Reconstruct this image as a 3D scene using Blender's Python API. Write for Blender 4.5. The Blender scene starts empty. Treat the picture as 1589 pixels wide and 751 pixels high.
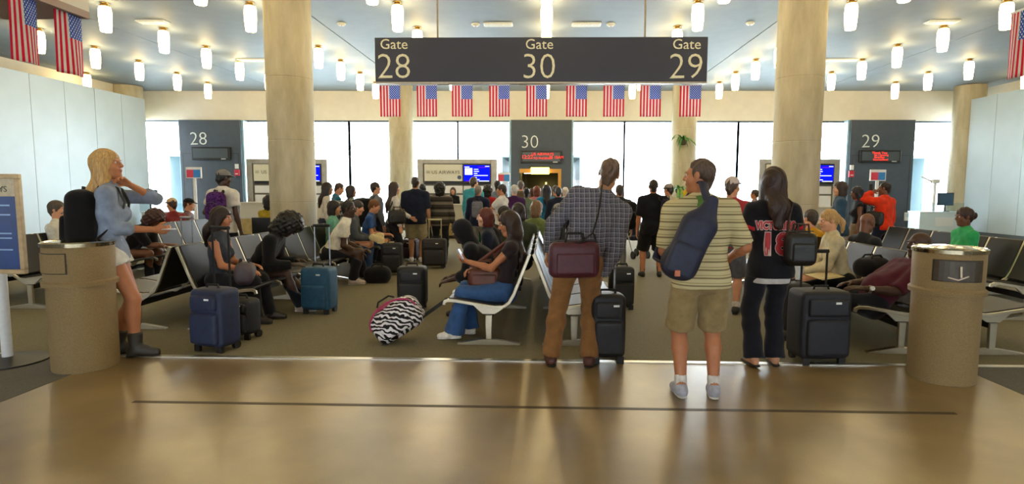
import bpy, bmesh, math, random
import numpy as np
from mathutils import Vector, Matrix, Euler
from mathutils.bvhtree import BVHTree
random.seed(7); np.random.seed(7)
SC = bpy.context.scene
COL = SC.collection
R = math.radians
# ------------------------------------------------------------------ camera
W, HH, FOC = 1589.0, 751.0, 890.0
EYE = 1.53
YAW, ROLL = R(1.5), R(0.25)
CX = 846.0 - FOC*math.tan(YAW)
CY = HH/2
PITCH = math.atan((CY-294.0)/FOC)
cam_d = bpy.data.cameras.new('camera')
cam = bpy.data.objects.new('camera', cam_d); COL.objects.link(cam)
cam_d.sensor_fit = 'HORIZONTAL'; cam_d.sensor_width = 36.0
cam_d.lens = FOC*36.0/W
cam_d.shift_x = -(CX-W/2)/W
cam_d.clip_end = 600
CR = Matrix.Rotation(YAW,3,'Z') @ Matrix.Rotation(math.pi/2-PITCH,3,'X') @ Matrix.Rotation(ROLL,3,'Z')
cam.matrix_world = Matrix.Translation((0,0,EYE)) @ CR.to_4x4()
SC.camera = cam
def at(px, py, Y):
    """world point on the plane at depth Y that the pixel looks at"""
    d = CR @ Vector(((px-CX)/FOC, -(py-CY)/FOC, -1.0))
    t = Y/d.y
    return Vector((d.x*t, Y, EYE+d.z*t))
def ground(px, py):
    d = CR @ Vector(((px-CX)/FOC, -(py-CY)/FOC, -1.0))
    t = -EYE/d.z
    return Vector((d.x*t, d.y*t, 0))
# ------------------------------------------------------------------ world, exposure
SC.view_settings.view_transform = 'Standard'; SC.view_settings.look = 'None'
SC.view_settings.gamma = 1.0; SC.view_settings.use_curve_mapping = False
SC.view_settings.exposure = 0.3
try: SC.cycles.use_denoising = True
except Exception: pass
SC.cycles.max_bounces = 8
wd = bpy.data.worlds.new('overcast_sky'); SC.world = wd; wd.use_nodes = True
bgn = wd.node_tree.nodes['Background']
bgn.inputs[0].default_value = (0.86, 0.94, 1.0, 1); bgn.inputs[1].default_value = 20.0
LAMP_STRENGTH = 20.0
# ------------------------------------------------------------------ materials
def lin(h):
    if not isinstance(h, str): return tuple(h)
    h = h.lstrip('#'); v = [int(h[i:i+2],16)/255 for i in (0,2,4)]
    return tuple(x/12.92 if x<=.04045 else ((x+.055)/1.055)**2.4 for x in v)
_M = {}
def mat(name, color, rough=.6, metal=0.0, var=0.12, scale=30.0, bump=0.0, bscale=None, spec=.5, coat=0.0, emit=None, estr=0.0, sheen=0.0):
    if name in _M: return _M[name]
    m = bpy.data.materials.new(name); m.use_nodes = True; _M[name] = m
    nt = m.node_tree; b = nt.nodes['Principled BSDF']
    c = lin(color)
    b.inputs['Roughness'].default_value = rough; b.inputs['Metallic'].default_value = metal
    b.inputs['Specular IOR Level'].default_value = spec
    b.inputs['Coat Weight'].default_value = coat
    b.inputs['Sheen Weight'].default_value = sheen
    tc = nt.nodes.new('ShaderNodeTexCoord')
    n = nt.nodes.new('ShaderNodeTexNoise'); n.inputs['Scale'].default_value = scale; n.inputs['Detail'].default_value = 4
    nt.links.new(tc.outputs['Object'], n.inputs['Vector'])
    r = nt.nodes.new('ShaderNodeValToRGB')
    r.color_ramp.elements[0].position = .3; r.color_ramp.elements[1].position = .7
    r.color_ramp.elements[0].color = tuple(x*(1-var) for x in c)+(1,)
    r.color_ramp.elements[1].color = tuple(min(1,x*(1+var)) for x in c)+(1,)
    nt.links.new(n.outputs['Fac'], r.inputs['Fac']); nt.links.new(r.outputs['Color'], b.inputs['Base Color'])
    if bump:
        n2 = nt.nodes.new('ShaderNodeTexNoise'); n2.inputs['Scale'].default_value = bscale or scale*4; n2.inputs['Detail'].default_value = 3
        nt.links.new(tc.outputs['Object'], n2.inputs['Vector'])
        bp = nt.nodes.new('ShaderNodeBump'); bp.inputs['Strength'].default_value = bump; bp.inputs['Distance'].default_value = .01
        nt.links.new(n2.outputs['Fac'], bp.inputs['Height']); nt.links.new(bp.outputs['Normal'], b.inputs['Normal'])
    if emit:
        b.inputs['Emission Color'].default_value = lin(emit)+(1,); b.inputs['Emission Strength'].default_value = estr
    return m
def cloth(color, var=.18): return mat('cloth_'+str(color), color, .9, 0, var, 14, .25, 60, .2, sheen=.1)
def skin(color): return mat('skin_'+color, color, .5, 0, .06, 20, .05, 150, .4)
def hairm(color):
    nm='hair_'+color
    if nm in _M: return _M[nm]
    m=mat(nm,color,.5,0,.4,1.0,.0,None,.45); nt=m.node_tree
    tc=[n for n in nt.nodes if n.type=='TEX_COORD'][0]; ns=[n for n in nt.nodes if n.type=='TEX_NOISE'][0]
    mp=nt.nodes.new('ShaderNodeMapping'); mp.inputs['Scale'].default_value=(110,110,14)
    nt.links.new(tc.outputs['Object'],mp.inputs[0]); nt.links.new(mp.outputs[0],ns.inputs['Vector'])
    bp=nt.nodes.new('ShaderNodeBump'); bp.inputs['Strength'].default_value=.5; bp.inputs['Distance'].default_value=.008
    nt.links.new(ns.outputs['Fac'],bp.inputs['Height']); nt.links.new(bp.outputs['Normal'],nt.nodes['Principled BSDF'].inputs['Normal'])
    return m
def N(nt, t, **kw):
    n = nt.nodes.new(t)
    for k, v in kw.items(): setattr(n, k, v)
    return n
def math_n(nt, op, a, b=None):
    n = nt.nodes.new('ShaderNodeMath'); n.operation = op
    for i, v in enumerate((a, b)):
        if v is None: continue
        if isinstance(v, (int, float)): n.inputs[i].default_value = v
        else: nt.links.new(v, n.inputs[i])
    return n.outputs[0]
def pat_base(name, rough=.9):
    m = bpy.data.materials.new(name); m.use_nodes = True; nt = m.node_tree
    b = nt.nodes['Principled BSDF']; b.inputs['Roughness'].default_value = rough; b.inputs['Specular IOR Level'].default_value = .2
    tc = N(nt,'ShaderNodeTexCoord'); sp = N(nt,'ShaderNodeSeparateXYZ'); nt.links.new(tc.outputs['Object'], sp.inputs[0])
    return m, nt, b, tc, sp
def mixc(nt, fac, a, b):
    n = N(nt,'ShaderNodeMix', data_type='RGBA'); nt.links.new(fac, n.inputs[0])
    for i, v in ((6,a),(7,b)):
        if isinstance(v, tuple): n.inputs[i].default_value = v+(1,)
        else: nt.links.new(v, n.inputs[i])
    return n.outputs[2]
def stripe_fac(nt, coord, period, duty, off=0.0):
    v = math_n(nt,'MULTIPLY', math_n(nt,'ADD',coord,off+50.0), 1.0/period)
    return math_n(nt,'LESS_THAN', math_n(nt,'FRACT',v), duty)
def striped(name, base, layers):
    m, nt, b, tc, sp = pat_base(name); col = lin(base)
    for axis, period, duty, off, c in layers:
        col = mixc(nt, stripe_fac(nt, sp.outputs[axis], period, duty, off), col, lin(c))
    nt.links.new(col, b.inputs['Base Color']); return m
def plaid(name, base, a, c, p=.034):
    m, nt, b, tc, sp = pat_base(name)
    ng = N(nt,'ShaderNodeTexNoise'); ng.inputs['Scale'].default_value = 7
    nt.links.new(tc.outputs['Object'], ng.inputs['Vector'])
    wob = math_n(nt,'MULTIPLY', ng.outputs['Fac'], .03)
    xx = math_n(nt,'ADD', sp.outputs[0], wob); zz = math_n(nt,'ADD', sp.outputs[2], wob)
    f1 = stripe_fac(nt, xx, p, .42); f2 = stripe_fac(nt, zz, p, .42)
    s = math_n(nt,'MULTIPLY', math_n(nt,'ADD', f1, f2), .5)
    col = mixc(nt, s, lin(base), lin(a))
    f3 = stripe_fac(nt, xx, p, .1, .02); f4 = stripe_fac(nt, zz, p, .1, .02)
    col = mixc(nt, math_n(nt,'MAXIMUM', f3, f4), col, lin(c))
    nt.links.new(col, b.inputs['Base Color']); return m
def blotch(name, a, c, d, scale=9.0):
    m, nt, b, tc, sp = pat_base(name)
    n = N(nt,'ShaderNodeTexNoise'); n.inputs['Scale'].default_value = scale; n.inputs['Detail'].default_value = 2
    nt.links.new(tc.outputs['Object'], n.inputs['Vector'])
    r = N(nt,'ShaderNodeValToRGB'); r.color_ramp.interpolation = 'CONSTANT'
    r.color_ramp.elements[0].color = lin(a)+(1,); r.color_ramp.elements[1].color = lin(c)+(1,); r.color_ramp.elements[1].position = .47
    e = r.color_ramp.elements.new(.56); e.color = lin(d)+(1,)
    nt.links.new(n.outputs['Fac'], r.inputs['Fac']); nt.links.new(r.outputs['Color'], b.inputs['Base Color']); return m
def zebra(name):
    m, nt, b, tc, sp = pat_base(name, .6)
    w = N(nt,'ShaderNodeTexWave'); w.inputs['Scale'].default_value = 9.5; w.inputs['Distortion'].default_value = 7.5; w.inputs['Detail'].default_value = 1.5
    w.inputs['Detail Scale'].default_value = 1.3; w.bands_direction = 'DIAGONAL'
    nt.links.new(tc.outputs['Object'], w.inputs['Vector'])
    r = N(nt,'ShaderNodeValToRGB'); r.color_ramp.interpolation = 'CONSTANT'
    r.color_ramp.elements[0].color = lin('151318')+(1,); r.color_ramp.elements[1].color = lin('d8d4d6')+(1,); r.color_ramp.elements[1].position = .56
    nt.links.new(w.outputs['Fac'], r.inputs['Fac']); nt.links.new(r.outputs['Color'], b.inputs['Base Color']); return m
def flag_mat():
    m = bpy.data.materials.new('flag_print'); m.use_nodes = True; nt = m.node_tree; b = nt.nodes['Principled BSDF']
    b.inputs['Roughness'].default_value = .7
    uv = N(nt,'ShaderNodeUVMap'); sp = N(nt,'ShaderNodeSeparateXYZ'); nt.links.new(uv.outputs[0], sp.inputs[0])
    u, v = sp.outputs[0], sp.outputs[1]
    st = math_n(nt,'LESS_THAN', math_n(nt,'FRACT', math_n(nt,'MULTIPLY', u, 6.5)), .5)
    col = mixc(nt, st, (.85,.82,.80), lin('e4204a'))
    can = math_n(nt,'MULTIPLY', math_n(nt,'GREATER_THAN', u, 6/13), math_n(nt,'GREATER_THAN', v, .55))
    # staggered stars as small discs
    uu = math_n(nt,'MULTIPLY', math_n(nt,'SUBTRACT', u, 6/13), 5/(7/13)); vv = math_n(nt,'MULTIPLY', math_n(nt,'SUBTRACT', v, .55), 6/.45)
    def dots(ou, ov):
        a = math_n(nt,'SUBTRACT', math_n(nt,'FRACT', math_n(nt,'ADD',uu,ou)), .5); c = math_n(nt,'SUBTRACT', math_n(nt,'FRACT', math_n(nt,'ADD',vv,ov)), .5)
        return math_n(nt,'LESS_THAN', math_n(nt,'ADD', math_n(nt,'MULTIPLY',a,a), math_n(nt,'MULTIPLY',c,c)), .045)
    dd = math_n(nt,'MAXIMUM', dots(0,0), dots(.5,.5))
    cc = mixc(nt, dd, lin('2a62c4'), (.8,.82,.85))
    col = mixc(nt, can, col, cc)
    nt.links.new(col, b.inputs['Base Color'])
    tr = N(nt,'ShaderNodeBsdfTranslucent'); nt.links.new(col, tr.inputs[0])
    mx = N(nt,'ShaderNodeMixShader'); mx.inputs[0].default_value = .6
    nt.links.new(b.outputs[0], mx.inputs[1]); nt.links.new(tr.outputs[0], mx.inputs[2]); nt.links.new(mx.outputs[0], nt.nodes['Material Output'].inputs[0])
    return m
def emis(name, color, s):
    m = bpy.data.materials.new(name); m.use_nodes = True; nt = m.node_tree; nt.nodes.remove(nt.nodes['Principled BSDF'])
    e = N(nt,'ShaderNodeEmission'); e.inputs[0].default_value = lin(color)+(1,); e.inputs[1].default_value = s
    nt.links.new(e.outputs[0], nt.nodes['Material Output'].inputs[0]); return m
def glass_mat(name='window_glass', tint=(.97,.99,1), refl=.5):
    m = bpy.data.materials.new(name); m.use_nodes = True; nt = m.node_tree; nt.nodes.remove(nt.nodes['Principled BSDF'])
    t = N(nt,'ShaderNodeBsdfTransparent'); t.inputs[0].default_value = tint+(1,)
    g = N(nt,'ShaderNodeBsdfGlossy'); g.inputs['Roughness'].default_value = .02
    fr = N(nt,'ShaderNodeFresnel'); fr.inputs[0].default_value = 1.35
    mx = N(nt,'ShaderNodeMixShader'); nt.links.new(math_n(nt,'MULTIPLY',fr.outputs[0],refl), mx.inputs[0])
    nt.links.new(t.outputs[0], mx.inputs[1]); nt.links.new(g.outputs[0], mx.inputs[2]); nt.links.new(mx.outputs[0], nt.nodes['Material Output'].inputs[0]); return m
# ------------------------------------------------------------------ objects and plain mesh building
def tag(o, label=None, cat=None, group=None, kind=None):
    if label: o['label'] = label
    if cat: o['category'] = cat
    if group: o['group'] = group
    if kind: o['kind'] = kind
    return o
def link(name, me, parent=None):
    o = bpy.data.objects.new(name, me); COL.objects.link(o)
    if parent is not None: o.parent = parent
    return o
def empty(name, loc=(0,0,0), rz=0, label=None, cat=None, group=None, rot=None):
    o = bpy.data.objects.new(name, None); COL.objects.link(o); o.location = loc
    o.rotation_euler = rot if rot else (0,0,rz); o.empty_display_size = .1
    return tag(o, label, cat, group)
class MB:
    def __init__(s): s.v=[]; s.f=[]
    def add(s, vs, fs):
        n=len(s.v); s.v += [tuple(p) for p in vs]; s.f += [tuple(i+n for i in f) for f in fs]; return s
    def box(s, x0,x1,y0,y1,z0,z1):
        vs=[(x,y,z) for x in (x0,x1) for y in (y0,y1) for z in (z0,z1)]
        return s.add(vs, [(0,1,3,2),(4,6,7,5),(0,4,5,1),(2,3,7,6),(0,2,6,4),(1,5,7,3)])
    def tube(s, pts, r, n=8, closed=False, rr=None, flat=1.0):
        pts=[Vector(p) for p in pts]; rings=[]; L=len(pts); prev=None
        for i,p in enumerate(pts):
            a=pts[(i-1)%L] if (i>0 or closed) else p; b=pts[(i+1)%L] if (i<L-1 or closed) else p
            t=(b-a).normalized()
            if prev is None:
                ref=Vector((0,0,1)) if abs(t.z)<.9 else Vector((1,0,0)); x=t.cross(ref).normalized()
            else: x=(prev-t*prev.dot(t)).normalized()
            prev=x; y=t.cross(x); q=(rr[i] if rr else r)
            rings.append([p+x*math.cos(2*math.pi*k/n)*q+y*math.sin(2*math.pi*k/n)*q*flat for k in range(n)])
        vs=[v for r_ in rings for v in r_]; fs=[]
        for i in range(L if closed else L-1):
            j=(i+1)%L
            for k in range(n): fs.append((i*n+k,i*n+(k+1)%n,j*n+(k+1)%n,j*n+k))
        if not closed: fs += [tuple(range(n))[::-1], tuple((L-1)*n+k for k in range(n))]
        return s.add(vs,fs)
    def lathe(s, prof, n=32, c=(0,0,0), cap=True):
        vs=[]; fs=[]; L=len(prof)
        for r_,z in prof:
            vs += [(c[0]+r_*math.cos(2*math.pi*k/n), c[1]+r_*math.sin(2*math.pi*k/n), c[2]+z) for k in range(n)]
        for i in range(L-1):
            for k in range(n): fs.append((i*n+k,i*n+(k+1)%n,(i+1)*n+(k+1)%n,(i+1)*n+k))
        if cap: fs += [tuple(range(n))[::-1], tuple((L-1)*n+k for k in range(n))]
        return s.add(vs,fs)
    def prism(s, poly, y0, y1, axis='y'):
        n=len(poly)
        f={'y':lambda a,b,t:(a,t,b),'x':lambda a,b,t:(t,a,b),'z':lambda a,b,t:(a,b,t)}[axis]
        vs=[f(a,b,y0) for a,b in poly]+[f(a,b,y1) for a,b in poly]
        fs=[tuple(range(n)),tuple(range(2*n-1,n-1,-1))]+[(i,i+n,(i+1)%n+n,(i+1)%n) for i in range(n)]
        return s.add(vs,fs)
    def strip(s, prof, y0, y1, th):
        """sheet following an x,z profile between two y, with thickness"""
        P=[Vector((a,b)) for a,b in prof]; nn=[]
        for i in range(len(P)):
            t=(P[min(i+1,len(P)-1)]-P[max(i-1,0)]).normalized(); nn.append(Vector((-t.y,t.x)))
        up=[p+n*th/2 for p,n in zip(P,nn)]; dn=[p-n*th/2 for p,n in zip(P,nn)]
        L=len(P); vs=[(p.x,y,p.y) for row in (up,dn) for y in (y0,y1) for p in row]; fs=[]
        q=lambda r_,y,i:(r_*2+y)*L+i
        for i in range(L-1):
            fs += [(q(0,0,i),q(0,0,i+1),q(0,1,i+1),q(0,1,i)),(q(1,0,i),q(1,1,i),q(1,1,i+1),q(1,0,i+1)),
                   (q(0,0,i),q(1,0,i),q(1,0,i+1),q(0,0,i+1)),(q(0,1,i),q(0,1,i+1),q(1,1,i+1),q(1,1,i))]
        fs += [(q(0,0,0),q(0,1,0),q(1,1,0),q(1,0,0)),(q(0,0,L-1),q(1,0,L-1),q(1,1,L-1),q(0,1,L-1))]
        return s.add(vs,fs)
    def build(s, name, m, parent=None, smooth=False, bevel=0, segs=2, loc=None):
        me=bpy.data.meshes.new(name); me.from_pydata(s.v,[],s.f); 
        bm=bmesh.new(); bm.from_mesh(me); bmesh.ops.recalc_face_normals(bm,faces=bm.faces); bm.to_mesh(me); bm.free()
        me.materials.append(m)
        if smooth:
            me.polygons.foreach_set('use_smooth',[True]*len(me.polygons))
            me.set_sharp_from_angle(angle=R(40))
        o=link(name,me,parent)
        if loc: o.location=loc
        if bevel:
            b=o.modifiers.new('bevel','BEVEL'); b.width=bevel; b.segments=segs; b.limit_method='ANGLE'
        return o
def copy_tree(o, parent=None):
    c=o.copy(); COL.objects.link(c); c.parent=parent
    for ch in list(o.children): copy_tree(ch,c)
    return c
def box(name, m, x0,x1,y0,y1,z0,z1, parent=None, bevel=0): return MB().box(x0,x1,y0,y1,z0,z1).build(name,m,parent,bevel=bevel)
_TXT=[]
def text_mesh(body, size, depth=.0, align='CENTER', spacing=1.0, bold=0.0):
    cu=bpy.data.curves.new('t','FONT'); cu.body=body; cu.size=size; cu.align_x=align; cu.align_y='CENTER'; cu.extrude=depth
    cu.space_character=spacing; cu.offset=bold; cu.resolution_u=3
    o=bpy.data.objects.new('t',cu); COL.objects.link(o)
    dg=bpy.context.evaluated_depsgraph_get(); me=bpy.data.meshes.new_from_object(o.evaluated_get(dg))
    bpy.data.objects.remove(o); return me
def text(name, body, size, m, loc, parent=None, depth=.004, align='CENTER', spacing=1.0, bold=0.0, rot=(math.pi/2,0,0), sx=1.0):
    """lettering facing -Y"""
    me=text_mesh(body,size,depth,align,spacing,bold); me.materials.append(m)
    o=link(name,me,parent); o.location=loc; o.rotation_euler=rot; o.scale=(sx,1,1); return o
# ------------------------------------------------------------------ rounded organic surfaces (signed distance -> surface nets)
V=lambda *a: np.array(a,float)
def nrm(a): a=np.asarray(a,float); return a/(np.linalg.norm(a)+1e-9)
class Fld:
    def __init__(s): s.p=[]
    def cone(s,a,b,ra,rb,k=.03,flat=None,ca=False,cb=False,op='+'):
        a=np.asarray(a,float); b=np.asarray(b,float); m=max(ra,rb)
        ba=b-a; L2=float(ba@ba)+1e-12; u=ba/math.sqrt(L2)
        ax,q=(None,1) if flat is None else (nrm(flat[0]),flat[1])
        def f(P):
            pa=P-a; t=np.clip((pa@ba)/L2,0,1); w=pa-t[...,None]*ba
            if ax is not None:
                c=w@ax; d2=(w*w).sum(-1)+c*c*(1/q**2-1); d=np.sqrt(np.maximum(d2,0))-(ra+(rb-ra)*t)
                d=d*min(1,.5+.5*q)
            else: d=np.sqrt((w*w).sum(-1))-(ra+(rb-ra)*t)
            if ca: d=np.maximum(d,-(pa@u))
            if cb: d=np.maximum(d,(P-b)@u)
            return d
        mm=m*max(1,q)
        s.p.append((f,np.minimum(a,b)-mm,np.maximum(a,b)+mm,k,op)); return s
    def ell(s,c,r,M=None,k=.03,op='+'):
        c=np.asarray(c,float); r=np.asarray(r,float); A=np.eye(3) if M is None else np.asarray(M)
        def f(P):
            q=(P-c)@A; k0=np.sqrt(((q/r)**2).sum(-1)); k1=np.sqrt(((q/(r*r))**2).sum(-1))+1e-9; return k0*(k0-1)/k1
        e=np.abs(A)@r; s.p.append((f,c-e,c+e,k,op)); return s
    def rbox(s,c,h,rad,M=None,k=.01,op='+',bulge=0.0):
        c=np.asarray(c,float); h=np.asarray(h,float); A=np.eye(3) if M is None else np.asarray(M)
        def f(P):
            q0=(P-c)@A; q=np.abs(q0)-(h-rad)
            d=np.sqrt((np.maximum(q,0)**2).sum(-1))+np.minimum(q.max(-1),0)-rad
            if bulge: d=d-bulge*(np.clip(1-((q0/h)**2).sum(-1)*.5,0,1))
            return d
        e=np.abs(A)@(h+bulge); s.p.append((f,c-e,c+e,k,op)); return s
    def mesh(s,h,planes=(),noise=None,inflate=0.0):
        add=[p for p in s.p if p[4]=='+']
        lo=np.min([p[1] for p in add],0)-3*h-inflate; hi=np.max([p[2] for p in add],0)+3*h+inflate
        n=np.ceil((hi-lo)/h).astype(int)+1
        v=np.full(n,1.0)
        ax=[lo[i]+h*np.arange(n[i]) for i in range(3)]
        for f,a,b,k,op in s.p:
            pad=k+2.5*h+inflate+.01
            i0=np.maximum(np.floor((a-pad-lo)/h).astype(int),0); i1=np.minimum(np.ceil((b+pad-lo)/h).astype(int)+1,n)
            if (i1<=i0).any(): continue
            P=np.stack(np.meshgrid(*[ax[i][i0[i]:i1[i]] for i in range(3)],indexing='ij'),-1)
            d=f(P)-(inflate if op=='+' else 0)
            sl=tuple(slice(i0[i],i1[i]) for i in range(3)); w=v[sl]
            if op=='+': hh=np.maximum(k-np.abs(w-d),0)/k; v[sl]=np.minimum(w,d)-hh*hh*k/4
            else: d=-d; hh=np.maximum(k-np.abs(w-d),0)/k; v[sl]=np.maximum(w,d)+hh*hh*k/4
        if planes or noise:
            P=np.stack(np.meshgrid(*ax,indexing='ij'),-1)
            if noise: v=v+noise(P)*(np.abs(v)<.2)
            for c,nn in planes: v=np.maximum(v,(P-np.asarray(c))@nrm(nn))
        return nets(v,lo,h)
def nets(v,lo,h):
    v=np.where(v==0,1e-9,v); ins=v<0; n=np.array(v.shape)
    c=n-1; cnt=np.zeros(c,int); corners=[(i,j,k) for i in (0,1) for j in (0,1) for k in (0,1)]
    sl=lambda o:tuple(slice(o[a],o[a]+c[a]) for a in range(3))
    for o in corners: cnt+=ins[sl(o)]
    act=(cnt>0)&(cnt<8); idx=np.argwhere(act)
    if len(idx)==0: return np.zeros((0,3)),np.zeros((0,4),int)
    I=-np.ones(c,int); I[act]=np.arange(len(idx))
    pos=np.zeros((len(idx),3)); num=np.zeros(len(idx))
    val={o:v[idx[:,0]+o[0],idx[:,1]+o[1],idx[:,2]+o[2]] for o in corners}
    for o in corners:
        for a in range(3):
            if o[a]==0:
                o2=list(o); o2[a]=1; o2=tuple(o2); A=val[o]; B=val[o2]; cr=(A<0)!=(B<0)
                t=np.where(cr,A/np.where(cr,A-B,1),0)
                p=np.tile(np.array(o,float),(len(idx),1)); p[:,a]=t
                pos+=p*cr[:,None]; num+=cr
    verts=lo+h*(idx+pos/num[:,None])
    quads=[]
    for a in range(3):
        b,cx=(a+1)%3,(a+2)%3
        s0=[slice(1,c[i]) for i in range(3)]; s0[a]=slice(0,c[a])
        s1=list(s0); s1[a]=slice(1,c[a]+1)
        A=ins[tuple(s0)]; B=ins[tuple(s1)]; e=np.argwhere(A!=B)
        if len(e)==0: continue
        off=np.array([1,1,1]); off[a]=0; e=e+off
        fl=ins[e[:,0],e[:,1],e[:,2]]
        def cell(db,dc):
            q=e.copy(); q[:,b]-=db; q[:,cx]-=dc; return I[q[:,0],q[:,1],q[:,2]]
        q=np.stack([cell(1,1),cell(0,1),cell(0,0),cell(1,0)],1)
        q[~fl]=q[~fl][:,::-1]; quads.append(q)
    return verts,np.concatenate(quads)
def np_mesh(name, parts, mats, parent=None, smooth=True):
    """parts: list of (verts, quads[, material index])"""
    vs=[];qs=[];mi=[];o=0
    for p in parts:
        vs.append(p[0]); qs.append(p[1]+o); mi.append(np.full(len(p[1]),p[2] if len(p)>2 else 0)); o+=len(p[0])
    v=np.concatenate(vs); q=np.concatenate(qs); mi=np.concatenate(mi)
    me=bpy.data.meshes.new(name); me.vertices.add(len(v)); me.vertices.foreach_set('co',v.astype(np.float32).ravel())
    me.loops.add(len(q)*4); me.loops.foreach_set('vertex_index',q.astype(np.int32).ravel())
    me.polygons.add(len(q)); me.polygons.foreach_set('loop_start',np.arange(0,len(q)*4,4,dtype=np.int32))
    for m in mats: me.materials.append(m)
    me.polygons.foreach_set('material_index',mi.astype(np.int32))
    me.update(calc_edges=True); me.validate()
    if smooth: me.polygons.foreach_set('use_smooth',[True]*len(me.polygons))
    return link(name,me,parent)
# ================================================================== the setting
CEIL=5.37; YW=22.9; XL,XR=-14.9,15.2
m_carpet=mat('carpet','7f7861',.95,0,.28,160,.5,300,.1)
m_carpet2=mat('carpet_side','6f6d66',.95,0,.25,140,.5,300,.1)
def floor_mat():
    m=bpy.data.materials.new('polished_terrazzo'); m.use_nodes=True; nt=m.node_tree; b=nt.nodes['Principled BSDF']
    tc=N(nt,'ShaderNodeTexCoord')
    n=N(nt,'ShaderNodeTexNoise'); n.inputs['Scale'].default_value=1.6; n.inputs['Detail'].default_value=6
    n2=N(nt,'ShaderNodeTexNoise'); n2.inputs['Scale'].default_value=120
    nt.links.new(tc.outputs['Object'],n.inputs['Vector']); nt.links.new(tc.outputs['Object'],n2.inputs['Vector'])
    r=N(nt,'ShaderNodeValToRGB'); r.color_ramp.elements[0].color=lin('6c5835')+(1,); r.color_ramp.elements[1].color=lin('957e50')+(1,)
    r.color_ramp.elements[0].position=.3; r.color_ramp.elements[1].position=.7
    nt.links.new(n.outputs['Fac'],r.inputs['Fac'])
    sp=N(nt,'ShaderNodeSeparateColor'); nt.links.new(n2.outputs['Color'],sp.inputs[0])
    mx=N(nt,'ShaderNodeMix',data_type='RGBA',blend_type='OVERLAY'); mx.inputs[0].default_value=.22
    nt.links.new(r.outputs['Color'],mx.inputs[6]); nt.links.new(n2.outputs['Color'],mx.inputs[7])
    nt.links.new(mx.outputs[2],b.inputs['Base Color'])
    b.inputs['Roughness'].default_value=.3; b.inputs['IOR'].default_value=2.3
    return m
m_floor=floor_mat()
YE=5.02   # carpet edge
struct=lambda o:tag(o,kind='structure')
XF0,XF1=-3.88,3.62
struct(box('floor',m_floor,XF0,XF1,-10,YE-.03,-.1,0))
struct(box('floor_left',m_carpet2,-22,XF0,-10,YE-.03,-.1,.002))
struct(box('floor_right',m_carpet2,XF1,22,-10,YE-.03,-.1,.002))
struct(box('floor_lounge',m_carpet,-22,22,YE+.03,YW+1.2,-.1,.004))
m_alu=mat('aluminium_strip','d9d6cc',.3,.9,.05,40)
struct(box('trim_1',m_alu,-22,22,YE-.03,YE+.03,-.05,.008))
struct(box('trim_2',mat('floor_joint','3c2f1c',.5,0,.1,30),-2.95,2.85,3.90,3.94,-.02,.0015))
for i,px in enumerate((-2.2,2.0)):
    pass
m_ceil=mat('ceiling_paint','868f96',.6,0,.04,3,0,None,.25)
ceil=struct(box('ceiling',mat('ceiling_void','25272a',.8),-22,22,-10,YW+.3,CEIL+.03,CEIL+.25))
xs=[-22,-15.6,-10.4,-5.25,5.25,10.4,15.6,22]
for a,b in zip(xs,xs[1:]):
    for y0,y1 in ((-10,1.2),(1.2,12.0),(12.0,YW+.28)):
        box('ceiling_panel',m_ceil,a+.015,b-.015,y0+.008,y1-.008,CEIL,CEIL+.04,ceil)
m_cream=mat('cream_paint','d6d0c2',.7,0,.03,4)
m_panel=mat('wall_panel_paint','aebbc1',.45,0,.03,2,.02,30)
zH=at(800,187,YW).z
for side,x,s in (('left',XL,-1),('right',XR,1)):
    w=struct(MB().box(min(x+s*.02,x+s*.3),max(x+s*.02,x+s*.3),5.3,21.25,0,4.78).build('wall_'+side,mat('panel_joint','4a5052',.7)))
    y=21.3
    k=0
    while y>5.5:
        y2=max(y-1.2,5.3)
        box('wall_panel',m_panel,min(x,x+s*.03),max(x,x+s*.03),y2+.006,y-.006,.12,4.8,w,bevel=.003); y=y2
    box('wall_cap',m_panel,min(x+s*.03,x+s*1.3),max(x+s*.03,x+s*1.3),5.3,21.25,4.74,4.79,w)
    box('wall_end',m_panel,min(x+s*.02,x+s*.3),max(x+s*.02,x+s*.3),21.25,21.3,0,4.8,w)
    struct(box('baseboard_'+side,mat('baseboard','4b5358',.6),min(x-s*.012,x),max(x-s*.012,x),5.3,21.3,0,.12))
    struct(box('wall_upper_'+side,m_cream,min(x+s*1.2,x+s*1.4),max(x+s*1.2,x+s*1.4),-10,YW,4.2,CEIL))
    struct(box('wall_end_'+side,m_cream,min(x+s*.3,s*22),max(x+s*.3,s*22),5.3,5.5,0,CEIL))
    struct(box('wall_concourse_'+side,m_cream,min(s*21.8,s*22),max(s*21.8,s*22),-10,5.3,0,CEIL))
struct(box('wall_soffit',m_cream,-16.6,16.8,YW-.02,YW+.3,zH,CEIL))
# unseen concourse wall behind the camera, open slot added to let sky light in
bw=struct(MB().box(-22,22,-10.2,-10,0,1.9).box(-22,22,-10.2,-10,2.5,CEIL).build('wall_back',m_cream))
for i in range(11): box('mullion',mat('mullion_dark','3d4a52',.4,.5),-22+4*i+.0,-22+4*i+.1,-10.15,-10.05,1.9,2.5,bw)
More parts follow.
